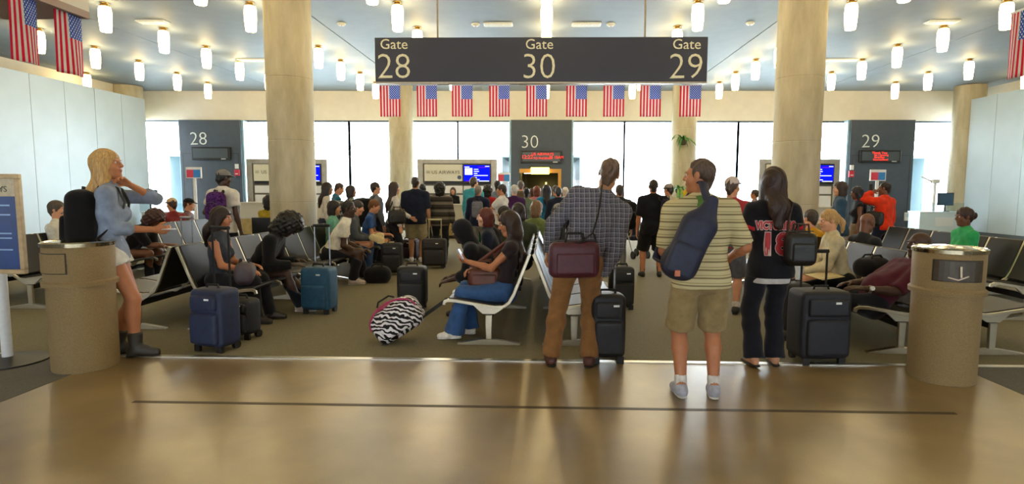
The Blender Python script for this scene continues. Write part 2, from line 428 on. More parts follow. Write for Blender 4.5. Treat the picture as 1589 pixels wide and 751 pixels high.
# window wall
m_glass=glass_mat(); m_mull=mat('mullion_metal','46525e',.4,.6)
def WX(px,py=230): return at(px,py,YW).x
panes=[(214,279),(374,541),(541,710),(710,793),(887,969),(969,1146),(1146,1318),(1418,1490)]
for i,(a,b) in enumerate(panes):
    xa,xb=WX(a),WX(b)
    w=struct(MB().box(xa,xb,YW+.1,YW+.112,.12,zH).build('window_%d'%(i+1),m_glass))
    f=MB()
    for x in (xa,xb): f.box(x-.03,x+.03,YW+.04,YW+.18,.1,zH)
    f.build('mullion',m_mull,w); box('window_sill',mat('sill_metal','8a9499',.4,.6),xa+.03,xb-.03,YW+.02,YW+.25,0,.12,w)
    box('window_rail',m_mull,xa,xb,YW+.05,YW+.17,zH-.06,zH,w)
    box('window_rail',m_mull,xa,xb,YW+.05,YW+.17,.12,.2,w)
# gate portals
m_portal=mat('portal_panel','3c4652',.55,0,.08,5,.05,60)
m_white_let=mat('letter_white','cfd6d6',.5); m_white=mat('white_paint','d8dadb',.5,0,.04); m_black=mat('black_plastic','0d0e11',.45,0,.2,20)
m_red=mat('red_alarm','b5263a',.5)
YP=YW-.35
def portal(x0,x1,num,numpx,numpy,label,door):
    a,b=at(x0,230,YP).x,at(x1,230,YP).x; top=at((x0+x1)/2,186,YP).z
    t=empty('gate_portal',(0,0,0),0,label,'gate portal')
    if door:
        da,db=at(806,270,YP).x,at(871,270,YP).x; dz=at(840,262,YP).z
        box('jamb_panel',m_portal,a,da,YP,YP+.5,0,top,t); box('jamb_panel',m_portal,db,b,YP,YP+.5,0,top,t)
        box('header_panel',m_portal,da,db,YP,YP+.5,dz,top,t)
        m_gold=mat('corridor_gold','c08a34',.5,0,.05,6)
        box('door_frame',m_gold,da,db,YP-.02,YP+.1,dz-.16,dz,t); box('door_frame',m_gold,db-.12,db,YP-.02,YP+.1,0,dz-.16,t)
        # jet bridge corridor behind the opening
        cw=mat('corridor_wall','8f8159',.6,0,.06,3)
        box('corridor_wall',cw,da-.12,da-.02,YP+.5,YP+9,0,dz+.05,t); box('corridor_wall',cw,db+.02,db+.12,YP+.5,YP+9,0,dz+.05,t)
        box('corridor_wall',cw,da-.1,db+.1,YP+9,YP+9.1,0,dz+.05,t)
        box('corridor_floor',m_carpet,da-.1,db+.1,YP+.5,YP+9,-.05,.0,t)
        box('corridor_ceiling',mat('corridor_ceiling','4d4a40',.7),da-.1,db+.1,YP+.5,YP+9,dz+.02,dz+.1,t)
        box('corridor_light',emis('corridor_light','fff0b0',5),da+.1,da+1.1,YP+2.4,YP+2.6,dz-.12,dz-.06,t)
        box('corridor_light',_em_l,da+1.0,da+1.1,YP+8.6,YP+8.9,.6,dz-.4,t)
    else:
        box('panel',m_portal,a,b,YP,YP+.5,0,top,t)
        box('door_seam',mat('seam_dark','20272f',.6),a+.1,a+.12,YP-.004,YP+.02,0,2.9,t); box('door_seam',_M['seam_dark'],b-.12,b-.1,YP-.004,YP+.02,0,2.9,t)
        box('door_seam',_M['seam_dark'],a+.1,b-.1,YP-.004,YP+.02,2.88,2.9,t)
    p=at(numpx,numpy,YP-.01)
    text('gate_number',num,.72,m_white_let,(p.x,YP-.012,p.z),t,depth=.01,bold=-.012)
    box('trim_side',mat('portal_edge','8fb4c4',.4,.3),a-.08,a,YP+.1,YP+.5,0,top,t); box('trim_side',_M['portal_edge'],b,b+.08,YP+.1,YP+.5,0,top,t)
    return t
_em_l=emis('corridor_far_light','e8dc96',1.2)
portal(279,374,'28',308,216,'leftmost dark gate portal, white number 28 over a blank display',False)
portal(793,887,'30',822,221,'middle dark gate portal numbered 30 with open lit boarding doorway',True)
portal(1319,1418,'29',1351,220,'rightmost dark gate portal, white number 29 behind the man in orange',False)
m_led=emis('led_red','ff3a28',1.6); m_disp=mat('display_grey','3f474e',.35)
def led(x0,x1,y0,y1,label,lines):
    p0=at(x0,y0,YP-.12); p1=at(x1,y1,YP-.12)
    t=empty('led_display',((p0.x+p1.x)/2,YP-.003,p1.z),0,label,'display')
    w=(p1.x-p0.x)/2; h=p0.z-p1.z
    hs_=box('housing',m_black,-w,w,-.12,0,0,h,t,bevel=.02); sc_=box('screen',m_disp,-w+.08,w-.08,-.126,-.12,.07,h-.06,t)
    box('maker_plate',m_white,w-.35,w-.17,-.128,-.12,.02,.05,hs_)
    for body,size,dx,dz in lines: text('led_text',body,size,m_led,(dx,-.13,h*dz),sc_,depth=.002)
    return t
led(296,357,228,248,'blank grey display panel without text',[])
led(808,872,234,253,'black display with scrambled red text over the boarding doorway',[('US AIRWAYS',.15,.05,.72),('12:22',.2,-.55,.48),('TO PHOENIX',.12,.05,.38),('35 15AM',.15,.58,.46)])
led(1335,1398,233,252,'grey display with red thank you message',[('Thank You',.13,-.05,.78),('for Choosing',.1,.02,.6),('Bradley',.13,-.05,.42),('International',.11,0,.22)])
# alarm boxes and plates
for px,py,lab in ((368,268,'red fire alarm box right of the blank display'),(1321,270,'red fire alarm box left of the thank you display')):
    p=at(px,py,YP-.03); t=empty('fire_alarm',(p.x,YP-.003,p.z),0,lab,'alarm')
    box('housing',m_red,-.1,.1,-.07,0,-.12,.12,t,bevel=.01); box('pull_handle',m_white,-.05,.05,-.085,-.07,-.06,-.03,t); box('strobe',m_white,-.06,.06,-.07,0,.16,.34,t)
for px,py,lab in ((1408,336,'white access keypad on gate 29 panel'),):
    p=at(px,py,YP-.02); t=empty('access_keypad',(p.x,YP-.003,p.z),0,lab,'keypad'); box('case',m_white,-.12,.12,-.05,0,-.16,.16,t,bevel=.01); box('screen',mat('pale_cyan','a8c4cc',.4),-.08,.08,-.055,-.05,-.02,.11,t)
# exit light over door 30
p=at(838,265,YP-.1); t=empty('exit_light',(p.x,YP-.025,p.z),0,'glowing yellow light box over the gate 30 doorway','light')
box('case',emis('exit_glow','ffcf60',6),-.36,.36,-.1,0,-.13,.13,t,bevel=.03); box('bracket',m_black,-.4,.4,-.03,0,.13,.17,t)
# outside: apron and jet bridges, all overexposed
struct(box('ground_apron',mat('apron_concrete','cfd4d6',.9,0,.08,.2),-160,160,YW+1,260,-4.4,-4.2))
m_bridge=mat('jet_bridge_skin','c9dfe6',.5,0,.05,1.5)
for x0,x1,lab in ((262,392,'leftmost pale jet bridge seen through the windows'),(776,903,'middle pale jet bridge behind the open boarding doorway'),(1300,1436,'rightmost pale jet bridge seen through the windows')):
    a,b=at(x0,290,YW+.9).x,at(x1,290,YW+.9).x
    t=empty('jet_bridge',((a+b)/2,YW+.9,0),0,lab,'jet bridge'); w=(b-a)/2
    for s in (-1,1):
        box('side_wall',m_bridge,min(s*w,s*(w-.1)),max(s*w,s*(w-.1)),0,14,-.2,2.85,t)
        for j in range(12): box('rib',m_bridge,min(s*w,s*(w+.05)),max(s*w,s*(w+.05)),.4+1.15*j,.5+1.15*j,-.2,2.8,t)
    box('roof',m_bridge,-w-.05,w+.05,0,14,2.85,2.95,t); box('floor_deck',m_bridge,-w,w,0,14,-.35,-.2,t)
    for s in (-1,1): MB().tube([(s*w*.6,12,-.3),(s*w*.6,12,-4.2)],.2,10).build('support_leg',m_bridge,t)
# ------------------------------------------------------------------ columns
def concrete():
    m=bpy.data.materials.new('column_concrete'); m.use_nodes=True; nt=m.node_tree; b=nt.nodes['Principled BSDF']; b.inputs['Roughness'].default_value=.75
    tc=N(nt,'ShaderNodeTexCoord'); mp=N(nt,'ShaderNodeMapping'); mp.inputs['Scale'].default_value=(1,1,.25); nt.links.new(tc.outputs['Object'],mp.inputs[0])
    n=N(nt,'ShaderNodeTexNoise'); n.inputs['Scale'].default_value=2.2; n.inputs['Detail'].default_value=8; n.inputs['Roughness'].default_value=.65; nt.links.new(mp.outputs[0],n.inputs['Vector'])
    n2=N(nt,'ShaderNodeTexNoise'); n2.inputs['Scale'].default_value=60; nt.links.new(tc.outputs['Object'],n2.inputs['Vector'])
    r=N(nt,'ShaderNodeValToRGB'); r.color_ramp.elements[0].color=lin('9b9176')+(1,); r.color_ramp.elements[1].color=lin('c6bca2')+(1,); r.color_ramp.elements[0].position=.3; r.color_ramp.elements[1].position=.72
    nt.links.new(n.outputs['Fac'],r.inputs['Fac']); nt.links.new(r.outputs['Color'],b.inputs['Base Color'])
    bp=N(nt,'ShaderNodeBump'); bp.inputs['Strength'].default_value=.25; bp.inputs['Distance'].default_value=.01; nt.links.new(n2.outputs['Fac'],bp.inputs['Height']); nt.links.new(bp.outputs['Normal'],b.inputs['Normal'])
    return m
m_col=concrete()
def column(px,py,Y,r,lab):
    p=at(px,py,Y); t=empty('concrete_column',(p.x,Y,0),0,lab,'column','round concrete columns')
    prof=[(r,0)]
    for z in (1.25,2.5,3.75): prof += [(r,z-.012),(r-.006,z-.006),(r-.006,z+.006),(r,z+.012)]
    prof.append((r,CEIL-.01))
    MB().lathe(prof,48).build('shaft',m_col,t,smooth=True)
    MB().lathe([(r+.03,.0),(r+.03,.1),(r+.005,.12)],48).build('base_ring',mat('column_base','5b5a55',.6),t,smooth=True)
    return p.x
column(451,180,11.9,.455,'large round concrete column in front of the gate 28 desk')
column(1238,180,11.9,.455,'large round concrete column behind woman in dark jersey')
column(622,180,21.6,.45,'slim far concrete column left of gate 30 desk')
XC=column(1062,180,21.6,.45,'far concrete column with hanging plants')
column(200,180,21.8,.5,'far concrete column at the end of left panel wall')
column(1503,180,21.8,.5,'far concrete column at the end of right panel wall')
# ------------------------------------------------------------------ ceiling lamps
def lamp_mat():
    m=bpy.data.materials.new('lamp_glow'); m.use_nodes=True; nt=m.node_tree; nt.nodes.remove(nt.nodes['Principled BSDF'])
    e=N(nt,'ShaderNodeEmission'); e.inputs[0].default_value=(1,.75,.36,1); e.inputs[1].default_value=LAMP_STRENGTH
    nt.links.new(e.outputs[0],nt.nodes['Material Output'].inputs[0]); return m
m_lamp=lamp_mat(); m_brass=mat('lamp_brass','b8924a',.35,.9,.08,20); m_off=mat('lamp_unlit','8d8b84',.5)
me_sh=MB().lathe([(.05,-.075),(.1,-.08),(.117,-.14),(.122,-.27),(.114,-.42),(.1,-.57),(.09,-.585),(.04,-.585)],24)
sh0=me_sh.build('shade',m_lamp,None,smooth=True); cn0=MB().lathe([(.08,0),(.075,-.02),(.05,-.03),(.05,-.04),(.1,-.05),(.1,-.077),(.05,-.08)],24).build('canopy',m_brass,None,smooth=True)
off0=me_sh.build('shade',m_off,None,smooth=True)
ORD=['first','second','third','fourth','fifth','sixth','seventh','eighth','ninth','tenth','eleventh','twelfth']
rows=[(21.0,4),(19.25,5),(17.45,4),(15.75,4),(14.0,4),(12.15,3),(10.4,3),(8.65,3),(6.75,3),(4.85,3),(2.9,3),(1.0,3)]  # last five rows unseen, added along the grid to light near people
first=True
for ri,(Y,K) in enumerate(rows):
    for k in range(-K,K+1):
        unlit=(ri==3 and k==4)
        lab='glowing cylinder ceiling lamp, %s row from the windows, %s from left'%(ORD[ri],ORD[k+K])
        if unlit: lab='unlit grey cylinder ceiling lamp near right wall'
        t=empty('ceiling_lamp',(3.08*k,Y,CEIL),0,lab,'lamp','cylinder ceiling lamps')
        for src in (off0 if unlit else sh0,cn0):
            o=src.copy(); COL.objects.link(o); o.parent=t
for o in (sh0,off0,cn0): bpy.data.objects.remove(o)
def ceil_pt(px,py):
    d=CR@Vector(((px-CX)/FOC,-(py-CY)/FOC,-1.0)); s=(CEIL-EYE)/d.z; return Vector((d.x*s,d.y*s,CEIL))
m_vent=mat('vent_white','eef3f5',.4)
for px,py,lab in ((237,33,'white ceiling air vent above the left seats'),(773,37,'white ceiling air vent left of the centre lamp'),(910,37,'white ceiling air vent right of the centre lamp'),(1462,33,'white ceiling air vent above right seats'),(398,92,'slim ceiling air vent behind the left column'),(1300,92,'slim ceiling air vent behind the right column')):
    p=ceil_pt(px,py); t=empty('ceiling_vent',p,0,lab,'vent')
    w=.34 if py<60 else .55
    box('frame',m_vent,-w,w,-.13,.13,-.03,0,t,bevel=.008)
    for j in range(5): box('slat',m_vent,-w+.03,w-.03,-.1+.045*j,-.08+.045*j,-.045,-.03,t)
for px,py,lab in ((530,36,'small round smoke detector left of the gate sign'),(738,37,'small round smoke detector above the gate sign, left one'),(948,37,'small round smoke detector above the gate sign, right one'),(1164,35,'small round smoke detector left of right column')):
    p=ceil_pt(px,py); t=empty('smoke_detector',p,0,lab,'smoke detector')
    MB().lathe([(.1,0),(.1,-.02),(.07,-.05),(.03,-.055)],20).build('case',m_vent,t,smooth=True); MB().lathe([(.012,-.055),(.012,-.065)],8).build('lens',m_red,t)
# ------------------------------------------------------------------ hanging gate sign and flags
YS=8.5; m_sign=mat('sign_navy','262a3c',.5,0,.05,4)
p0=at(583,60,YS); p1=at(1095,128,YS); s=empty('gate_sign',((p0.x+p1.x)/2,YS,p1.z),0,'long dark hanging sign for gates 28, 30 and 29','sign')
sw=(p1.x-p0.x)/2; shh=p0.z-p1.z
pn_=box('panel',m_sign,-sw,sw,-.06,.06,0,shh,s,bevel=.006); box('edge_trim',mat('sign_trim','9a9384',.35,.7),-sw,sw,-.065,.065,-.025,0,s)
m_let=mat('sign_letters','cfc9a8',.5,emit='cfc9a8',estr=.15)
for num,px in (('28',613),('30',836),('29',1063)):
    p=at(px,103,YS); text('gate_number',num,.51,m_let,(p.x-s.location.x,-.066,p.z-p1.z-.03),pn_,depth=.004,bold=-.007)
    p=at(px+ (1 if px>700 else 0),71,YS); text('gate_word','Gate',.2,m_let,(p.x-s.location.x,-.066,p.z-p1.z),pn_,depth=.004,sx=1.03)
for px in (679,1001):
    x=at(px,40,YS).x-s.location.x; MB().tube([(x,0,shh),(x,0,CEIL-p1.z)],.014,8).build('hanging_rod',mat('rod_grey','77736a',.4,.8),s)
m_flag=flag_mat(); m_fback=m_flag
def flag_mesh(w,h,amp,ph,curl=0):
    nu,nv=14,16; vs=[];fs=[];uvs=[]
    for j in range(nv+1):
        for i in range(nu+1):
            u,v=i/nu,j/nv
            vs.append(((u-.5)*w+curl*(1-v)*.02, amp*math.sin(u*6.3+ph)*(1-v*.7)+curl*.1*(u-.5)**2, (v-1)*h)); uvs.append((u,v))
    for j in range(nv):
        for i in range(nu): a=j*(nu+1)+i; fs.append((a,a+1,a+nu+2,a+nu+1))
    me=bpy.data.meshes.new('cloth'); me.from_pydata(vs,[],fs); ul=me.uv_layers.new(name='UVMap')
    for l in me.loops: ul.data[l.index].uv=uvs[l.vertex_index]
    me.materials.append(m_flag); me.polygons.foreach_set('use_smooth',[True]*len(fs)); return me
def flag(loc,rz,w,h,amp,ph,label,group=None):
    t=empty('hanging_flag',loc,rz,label,'flag',group)
    o=link('cloth',flag_mesh(w,h,amp,ph),t); sd=o.modifiers.new('thick','SOLIDIFY'); sd.thickness=.003
    box('top_hem',m_white,-w/2,w/2,-.006,.006,-.012,.004,t); return t
for i,px in enumerate((605,662,717,775,833,895,953,1010,1072)):
    p=at(px,128,YS-.03); p2=at(px,177.5,YS-.03)
    flag((p.x,YS-.03,p.z-.032),R(random.uniform(-6,6)),.298,p.z-p2.z,.008,i*1.7,'small US flag hung below gate sign, %s from left'%ORD[i],'flags under the gate sign')
st=MB(); pts=[]
xa,xb=at(590,128,YS).x,at(1090,128,YS).x
for i in range(60): u=i/59; pts.append((xa+(xb-xa)*u,YS-.03,p1.z-.032-.008*abs(math.sin(u*8.5*math.pi))))
st.tube(pts,.004,5); tag(st.build('flag_string',m_white),'thin white string carrying flags under the gate sign','string')
for (px0,px1,py0,py1,X,lab) in ((20,60,-10,97,-3.35,'larger US flag at far left edge hung from beam'),(89,128,12,116,-3.35,'larger US flag hung from beam, second from left edge'),(1567,1600,14,120,3.5,'US flag hung from beam at far right edge')):
    # on the beam's plane X = const: depth from the pixel column
    def dep(px):
        d=CR@Vector(((px-CX)/FOC,-(60-CY)/FOC,-1.0)); return d.y*X/d.x
    ya,yb=dep(px0),dep(px1); ym=(ya+yb)/2; zt=at((px0+px1)/2,py0,ym).z; zb=at((px0+px1)/2,py1,ym).z
    wid=abs(yb-ya)*1.05
    flag((X,ym,zt),R(90) if X<0 else R(-90)+math.pi*0,wid if wid>.15 else .3,zt-zb,.015,px0,lab,'flags on the concourse beams')
m_beam=mat('beam_mauve','a08a7c',.6,0,.05,3)
for X,lab,s_ in ((-3.35,'mauve bulkhead beam with flags at upper left corner',-1),(3.5,'mauve bulkhead beam with flag at upper right corner',1)):
    zz=at(100,13,3.95).z if s_<0 else at(1580,12,4.1).z
    t=empty('bulkhead_beam',(X,0,zz),0,lab,'beam'); box('soffit_board',m_beam,min(s_*-.04,s_*.6),max(s_*-.04,s_*.6),-9.9,4.2,0,.05,t); box('fascia',m_cream,min(s_*-.04,0),max(s_*-.04,0),-9.9,4.2,.05,.4,t); box('top_board',m_cream,min(s_*0,s_*.6),max(s_*0,s_*.6),-9.9,4.2,.35,.4,t)
    for y in (-8,-4,0,4): MB().tube([(s_*.3,y,.4),(s_*.3,y,CEIL-zz)],.02,8).build('hanging_rod',_M['rod_grey'],t)
# ================================================================== gate desks and backing walls
m_steel=mat('brushed_steel','9b978c',.4,.55,.12,6); m_ivory=mat('ivory_panel','cfcdba',.5,0,.03); m_tan=mat('tan_wood','a08a55',.6,0,.2,8,.1,40)
m_counter=mat('counter_grey','b9b4a6',.5,0,.05); m_scr=emis('screen_blue','0b16e8',1.2); m_scrw=emis('screen_white','dfe6ff',1.6); m_scrp=emis('screen_purple','6a10c0',1.2)
m_logo=mat('logo_grey','7b7a66',.5); m_logod=mat('logo_dark','4a493c',.5); m_emb=mat('emblem_blue','39406a',.4)
YB=20.0
def backing(x0,x1,lab,textpx):
    a,b=at(x0,300,YB).x,at(x1,300,YB).x; top=at((x0+x1)/2,247,YB).z
    t=empty('backing_wall',((a+b)/2,YB,0),0,lab,'backing wall'); w=(b-a)/2
    box('side_post',m_steel,-w,-w+.2,-.1,.2,0,top,t,bevel=.01); box('side_post',m_steel,w-.2,w,-.1,.2,0,top,t,bevel=.01)
    box('top_rail',m_steel,-w+.2,w-.2,-.1,.2,top-.16,top,t,bevel=.01)
    box('core',mat('backing_core','6d6d66',.7),-w+.2,w-.2,.02,.18,0,top-.16,t)
    zb=top-.16; sx0=-w+.24; sx1=sx0+(2*w-.48)*.585
    sg=box('sign_board',m_ivory,sx0,sx1,-.09,.02,zb-.6,zb-.02,t,bevel=.008)
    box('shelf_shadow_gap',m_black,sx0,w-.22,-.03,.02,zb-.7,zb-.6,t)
    text('lettering','US AIRWAYS',.165,m_logod,((sx0+sx1)/2+.08,-.094,zb-.3),sg,depth=.003,spacing=1.05)
    for j in range(4): box('logo_bar',m_logo,sx0+.07,sx0+.2,-.094,-.088,zb-.33+.025*j,zb-.318+.025*j,sg)
    MB().tube([(sx1-.11,-.096,zb-.47),(sx1-.11,-.088,zb-.47)],.07,20).build('emblem',m_emb,sg)
    # monitor
    mx0,mx1=sx1+.02,w-.2
    mo=box('monitor',m_black,mx0,mx1,-.14,-.0,zb-.68,zb,t,bevel=.01)
    zz0=zb-.6;zz1=zb-.05
    box('screen',m_scr,mx0+.03,mx1-.03,-.146,-.14,zz0,zz1,mo); W2=mx1-mx0
    box('screen_block',m_scrw,mx0+.07,mx0+.33,-.149,-.145,zz1-.33,zz1-.1,mo)
    for j,(u,wd_,zq,mm) in enumerate(((.40,.16,.13,m_scrw),(.40,.18,.2,m_scrw),(.40,.12,.27,m_scrw),(.40,.5,.34,m_scrw),(.40,.1,.41,m_scrw),(.40,.2,.48,m_scrw),(.55,.28,.06,m_scrp),(.8,.15,.03,m_scrw),(.06,.18,.05,m_scrw),(.1,.16,.53,m_scrp),(.58,.36,.53,m_scrw))):
        box('screen_line',mm,mx0+W2*u,mx0+W2*(u+wd_),-.149,-.145,zz1-zq-.025,zz1-zq,mo)
    # shelves / cabinets below
    for j,(z0,z1) in enumerate(((zb-1.02,zb-.76),(zb-1.6,zb-1.08),(.12,zb-1.66))):
        xm=sx1+.01
        box('cabinet_front',m_white,sx0,xm-.02,-.05,.02,z0,z1,t,bevel=.006); box('cabinet_front',m_white,xm+.02,w-.22,-.05,.02,z0,z1,t,bevel=.006)
    return t
backing(386,510,'leftmost steel framed airline backing wall, half behind a column',None)
backing(649,771,'middle steel framed airline backing wall behind the agent',None)
backing(1175,1299,'rightmost steel framed airline backing wall with blue monitor',None)
YD=17.6
def desk(x0,x1,ytop,lab):
    a,b=at(x0,330,YD).x,at(x1,330,YD).x; top=at((x0+x1)/2,ytop,YD).z
    t=empty('gate_desk',((a+b)/2,YD,0),0,lab,'desk'); w=(b-a)/2
    box('worktop',m_counter,-w-.03,w+.03,-.05,.7,top-.04,top,t,bevel=.008); box('upper_front',m_counter,-w,w,0,.06,top-.5,top-.04,t)
    n=max(2,int(2*w/.6))
    for j in range(n): box('front_panel',m_tan,-w+2*w*j/n+.006,-w+2*w*(j+1)/n-.006,.02,.06,.1,top-.51,t,bevel=.004)
    box('plinth',m_black,-w+.03,w-.03,.05,.6,0,.1,t)
    for s_ in (-1,1): box('side_panel',m_counter,min(s_*w,s_*(w-.04)),max(s_*w,s_*(w-.04)),.06,.66,.1,top-.04,t)
    return t
desk(372,500,314,'grey topped gate desk left of the left column')
desk(640,727,317,'grey topped gate desk where the agent stands')
desk(1212,1306,321,'grey topped gate desk right of the right column')
# white side desks with small monitors at both walls
m_pale=mat('pale_desk','c3d3d8',.4,0,.03)
for x0,x1,mp,lab,ml in ((226,292,(233,304),'pale glass side desk beside left panel wall','small dark monitor over the left side desk'),(1420,1486,(1467,309),'pale glass side desk beside right panel wall','small dark monitor over the right side desk')):
    Yd=20.4; a,b=at(x0,320,Yd).x,at(x1,320,Yd).x; top=at((x0+x1)/2,328,Yd).z
    t=empty('side_desk',((a+b)/2,Yd,0),0,lab,'desk'); w=(b-a)/2
    box('desk_top',m_pale,-w,w,-.3,.4,top-.05,top,t,bevel=.008); box('front_panel',m_pale,-w+.02,w-.02,-.26,-.22,.05,top-.05,t)
    box('side_panel',m_pale,-w+.02,-w+.07,-.22,.36,0,top-.05,t); box('side_panel',m_pale,w-.07,w-.02,-.22,.36,0,top-.05,t); box('glass_screen',glass_mat('desk_glass',(.85,.93,.95),.8),-w,w,-.3,-.285,top,top+.3,t)
    box('drawer',m_white,w-.9,w-.3,-.275,-.26,top-.5,top-.2,t)
    p=at(mp[0],mp[1],Yd-.1); t=empty('monitor',(p.x,Yd-.1,top),0,ml,'monitor'); h=p.z-top
    MB().lathe([(.14,0),(.14,.02),(.03,.03),(.025,h-.2)],16).build('stand',m_black,t,smooth=True)
    box('case',m_black,-.27,.27,-.03,.03,h-.22,h+.22,t,bevel=.01); box('screen',mat('dull_screen','2b4a5e',.25),-.25,.25,-.035,-.03,h-.2,h+.2,t)
# scale-like camera post by right desk
p=at(1450,300,20.8); t=empty('camera_post',(p.x,20.8,0),0,'thin white post with angled arm near right side desk','post'); MB().tube([(0,0,0),(0,0,p.z+.4)],.05,10).build('post',m_white,t); MB().tube([(0,0,p.z+.35),(-.5,0,p.z+.6)],.03,8).build('arm',m_white,t); box('head',m_white,-.12,.12,-.08,.08,p.z+.35,p.z+.5,t,bevel=.01)
# red / blue boarding lane sign stands
m_sred=mat('sign_red','c8324a',.5); m_sblue=mat('sign_blue','2a7cc0',.5)
for px,py,Y,lab in ((301,268,12.8,'red and blue sign on white pole beside man in grey cap'),(782,275,18.5,'red and blue sign on white pole left of the boarding doorway'),(1362,272,13.2,'red and blue sign on white pole above man in orange')):
    p=at(px,py,Y); t=empty('lane_sign',(p.x,Y,0),0,lab,'sign stand')
    wq=.175 if Y<15 else .2; hq=wq*.72
    box('sign_frame',m_white,-wq,wq,-.02,.02,p.z-hq,p.z+hq,t,bevel=.006); box('red_field',m_sred,-wq+.02,0,-.025,-.02,p.z-hq+.02,p.z+hq-.06,t); box('blue_field',m_sblue,0,wq-.02,-.025,-.02,p.z-hq+.02,p.z+hq-.06,t)
    MB().tube([(0,.01,.03),(0,.01,p.z-hq)],.035,12).build('pole',m_white,t,smooth=True); MB().lathe([(.2,0),(.2,.02),(.04,.04)],24).build('base',m_white,t,smooth=True)
p=at(1517,301,15); t=empty('wall_button',(XR,17.0,at(1517,301,17.0*1).z),0,'small brown knob on right panel wall','knob')
MB().tube([(0,0,0),(-.03,0,0),(-.035,0,0)],.07,14,rr=[.07,.07,.05]).build('plate',m_white,t); MB().tube([(-.035,0,0),(-.07,0,0)],.035,12).build('button',mat('knob_brown','7a5238',.5),t)
# hanging plants on the far column
m_leaf=mat('leaf_green','3e7d33',.5,0,.25,8); m_leaf2=mat('leaf_pale','6f9a4a',.5,0,.25,8); m_yel=mat('flower_yellow','e0b020',.6)
def plant(px,py,Y,lab,n,size,flower=False,seed=1):
    rnd=random.Random(seed); p=at(px,py,Y); t=empty('hanging_plant',p,0,lab,'plant')
    MB().lathe([(.06,-.16),(.12,-.14),(.16,0),(.15,.01),(.1,-.01)],18).build('basket',mat('basket_dark','4a4632',.8),t,smooth=True)
    MB().tube([(0,.05,-.08),(0,.3,-.05)],.02,6).build('bracket',m_black,t)
    for i in range(n):
        a=2*math.pi*i/n+rnd.uniform(-.2,.2); L=size*rnd.uniform(.7,1.1); up=rnd.uniform(.25,.75); pts=[];L_=6
        if math.sin(a)>.2: L*=.45
        vs=[];fs=[]
        for j in range(L_+1):
            u=j/L_; rr=L*u; z=up*L*u*1.6-L*1.5*u*u*(1.2-up*.5); wv=.035*size/.45*(1-u)**.6+.004; d=Vector((math.cos(a),math.sin(a),0)); n_=Vector((-d.y,d.x,0)); c=d*rr+Vector((0,0,z))
            vs += [tuple(c-n_*wv+Vector((0,0,.012))),tuple(c),tuple(c+n_*wv+Vector((0,0,.012)))]
        for j in range(L_):
            fs += [(3*j,3*j+1,3*j+4,3*j+3),(3*j+1,3*j+2,3*j+5,3*j+4)]
        MB().add(vs,fs).build('leaf',m_leaf if rnd.random()<.7 else m_leaf2,t,smooth=True)
    if flower:
        for i in range(3):
            f=Fld().ell((.1+.08*i-.06,-.2,-.1-.07*(i%2)),(.07,.05,.1),k=.01); np_mesh('flower',[f.mesh(.02)],[m_yel],t)
plant(1060,218,20.95,'spiky green hanging plant high on far column',24,.64,False,3)
plant(1054,293,20.92,'leafy hanging plant with yellow flowers low on far column',22,.62,True,5)
MB()
# ================================================================== rubbish bins
m_peb=mat('pebble_tan','8a744e',.7,0,.22,170,.35,260,.4); m_chrome=mat('chrome_top','c9c0a6',.16,1.0,.08,12)
def bin_(px,py,Y,lab,openflap):
    p=at(px,py,Y); t=empty('rubbish_bin',(p.x,Y,0),0,lab,'bin')
    r=.252; rb=.235
    MB().lathe([(rb,0),(rb+.004,.02),(r-.012,.70),(r-.012,.712)],56).build('lower_drum',m_peb,t,smooth=True)
    MB().lathe([(r-.01,.712),(r+.012,.716),(r+.014,.75),(r-.002,.765)],56).build('collar_band',m_peb,t,smooth=True)
    MB().lathe([(r-.006,.765),(r-.004,.78),(r-.002,1.045),(r-.004,1.05)],56).build('upper_drum',m_peb,t,smooth=True)
    lid=MB().lathe([(r+.006,1.045),(r+.008,1.075),(r-.01,1.085),(r-.03,1.078),(r-.06,1.072),(.12,1.094),(.02,1.1)],56).build('steel_lid',m_chrome,t,smooth=True)
    # flap on the camera side: curved rectangle
    def patch(name,a0,a1,z0,z1,rad,m,th=.008):
        nn=10; vs=[];fs=[]
        for i in range(nn+1):
            a=a0+(a1-a0)*i/nn
            for rr in (rad,rad+th):
                for z in (z0,z1): vs.append((rr*math.sin(a),-rr*math.cos(a),z))
        for i in range(nn):
            q=4*i; fs += [(q+2,q+3,q+7,q+6),(q,q+4,q+5,q+1),(q+1,q+5,q+7,q+3),(q,q+2,q+6,q+4)]
        fs += [(0,1,3,2),(4*nn,4*nn+2,4*nn+3,4*nn+1)]
        return MB().add(vs,fs).build(name,m,t)
    a0,a1=(R(-72),R(20)) if not openflap else (R(-58),R(24))
    z0,z1=(.83,1.0)
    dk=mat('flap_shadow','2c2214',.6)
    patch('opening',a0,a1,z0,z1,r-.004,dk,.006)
    if openflap:
        patch('flap',a0+R(3),a1-R(3),z0+.008,z1-.008,r-.001,mat('flap_dark','3a3020',.35),.008)
        th=MB().tube([(.24*math.sin(R(-20)),-.264,.955),(.25*math.sin(R(-18)),-.264,.87)],.007,6); th.tube([(r*1.03*math.sin(R(-34)),-r*1.03*math.cos(R(-34)),.865),(r*1.03*math.sin(R(-20)),-r*1.05*math.cos(R(-20)),.848),(r*1.03*math.sin(R(-4)),-r*1.03*math.cos(R(-4)),.88)],.006,6)
        th.build('thank_you_mark',mat('mark_white','d8c8b8',.5),t)
    else: patch('flap',a0+R(2),a1-R(2),z0+.008,z1-.008,r-.002,m_peb,.008)
    return t
bin_(130,500,4.72,'tan pebbled bin with closed flap beside blonde woman',False)
bin_(1465,500,4.70,'tan pebbled bin with dark flap and white mark on right',True)
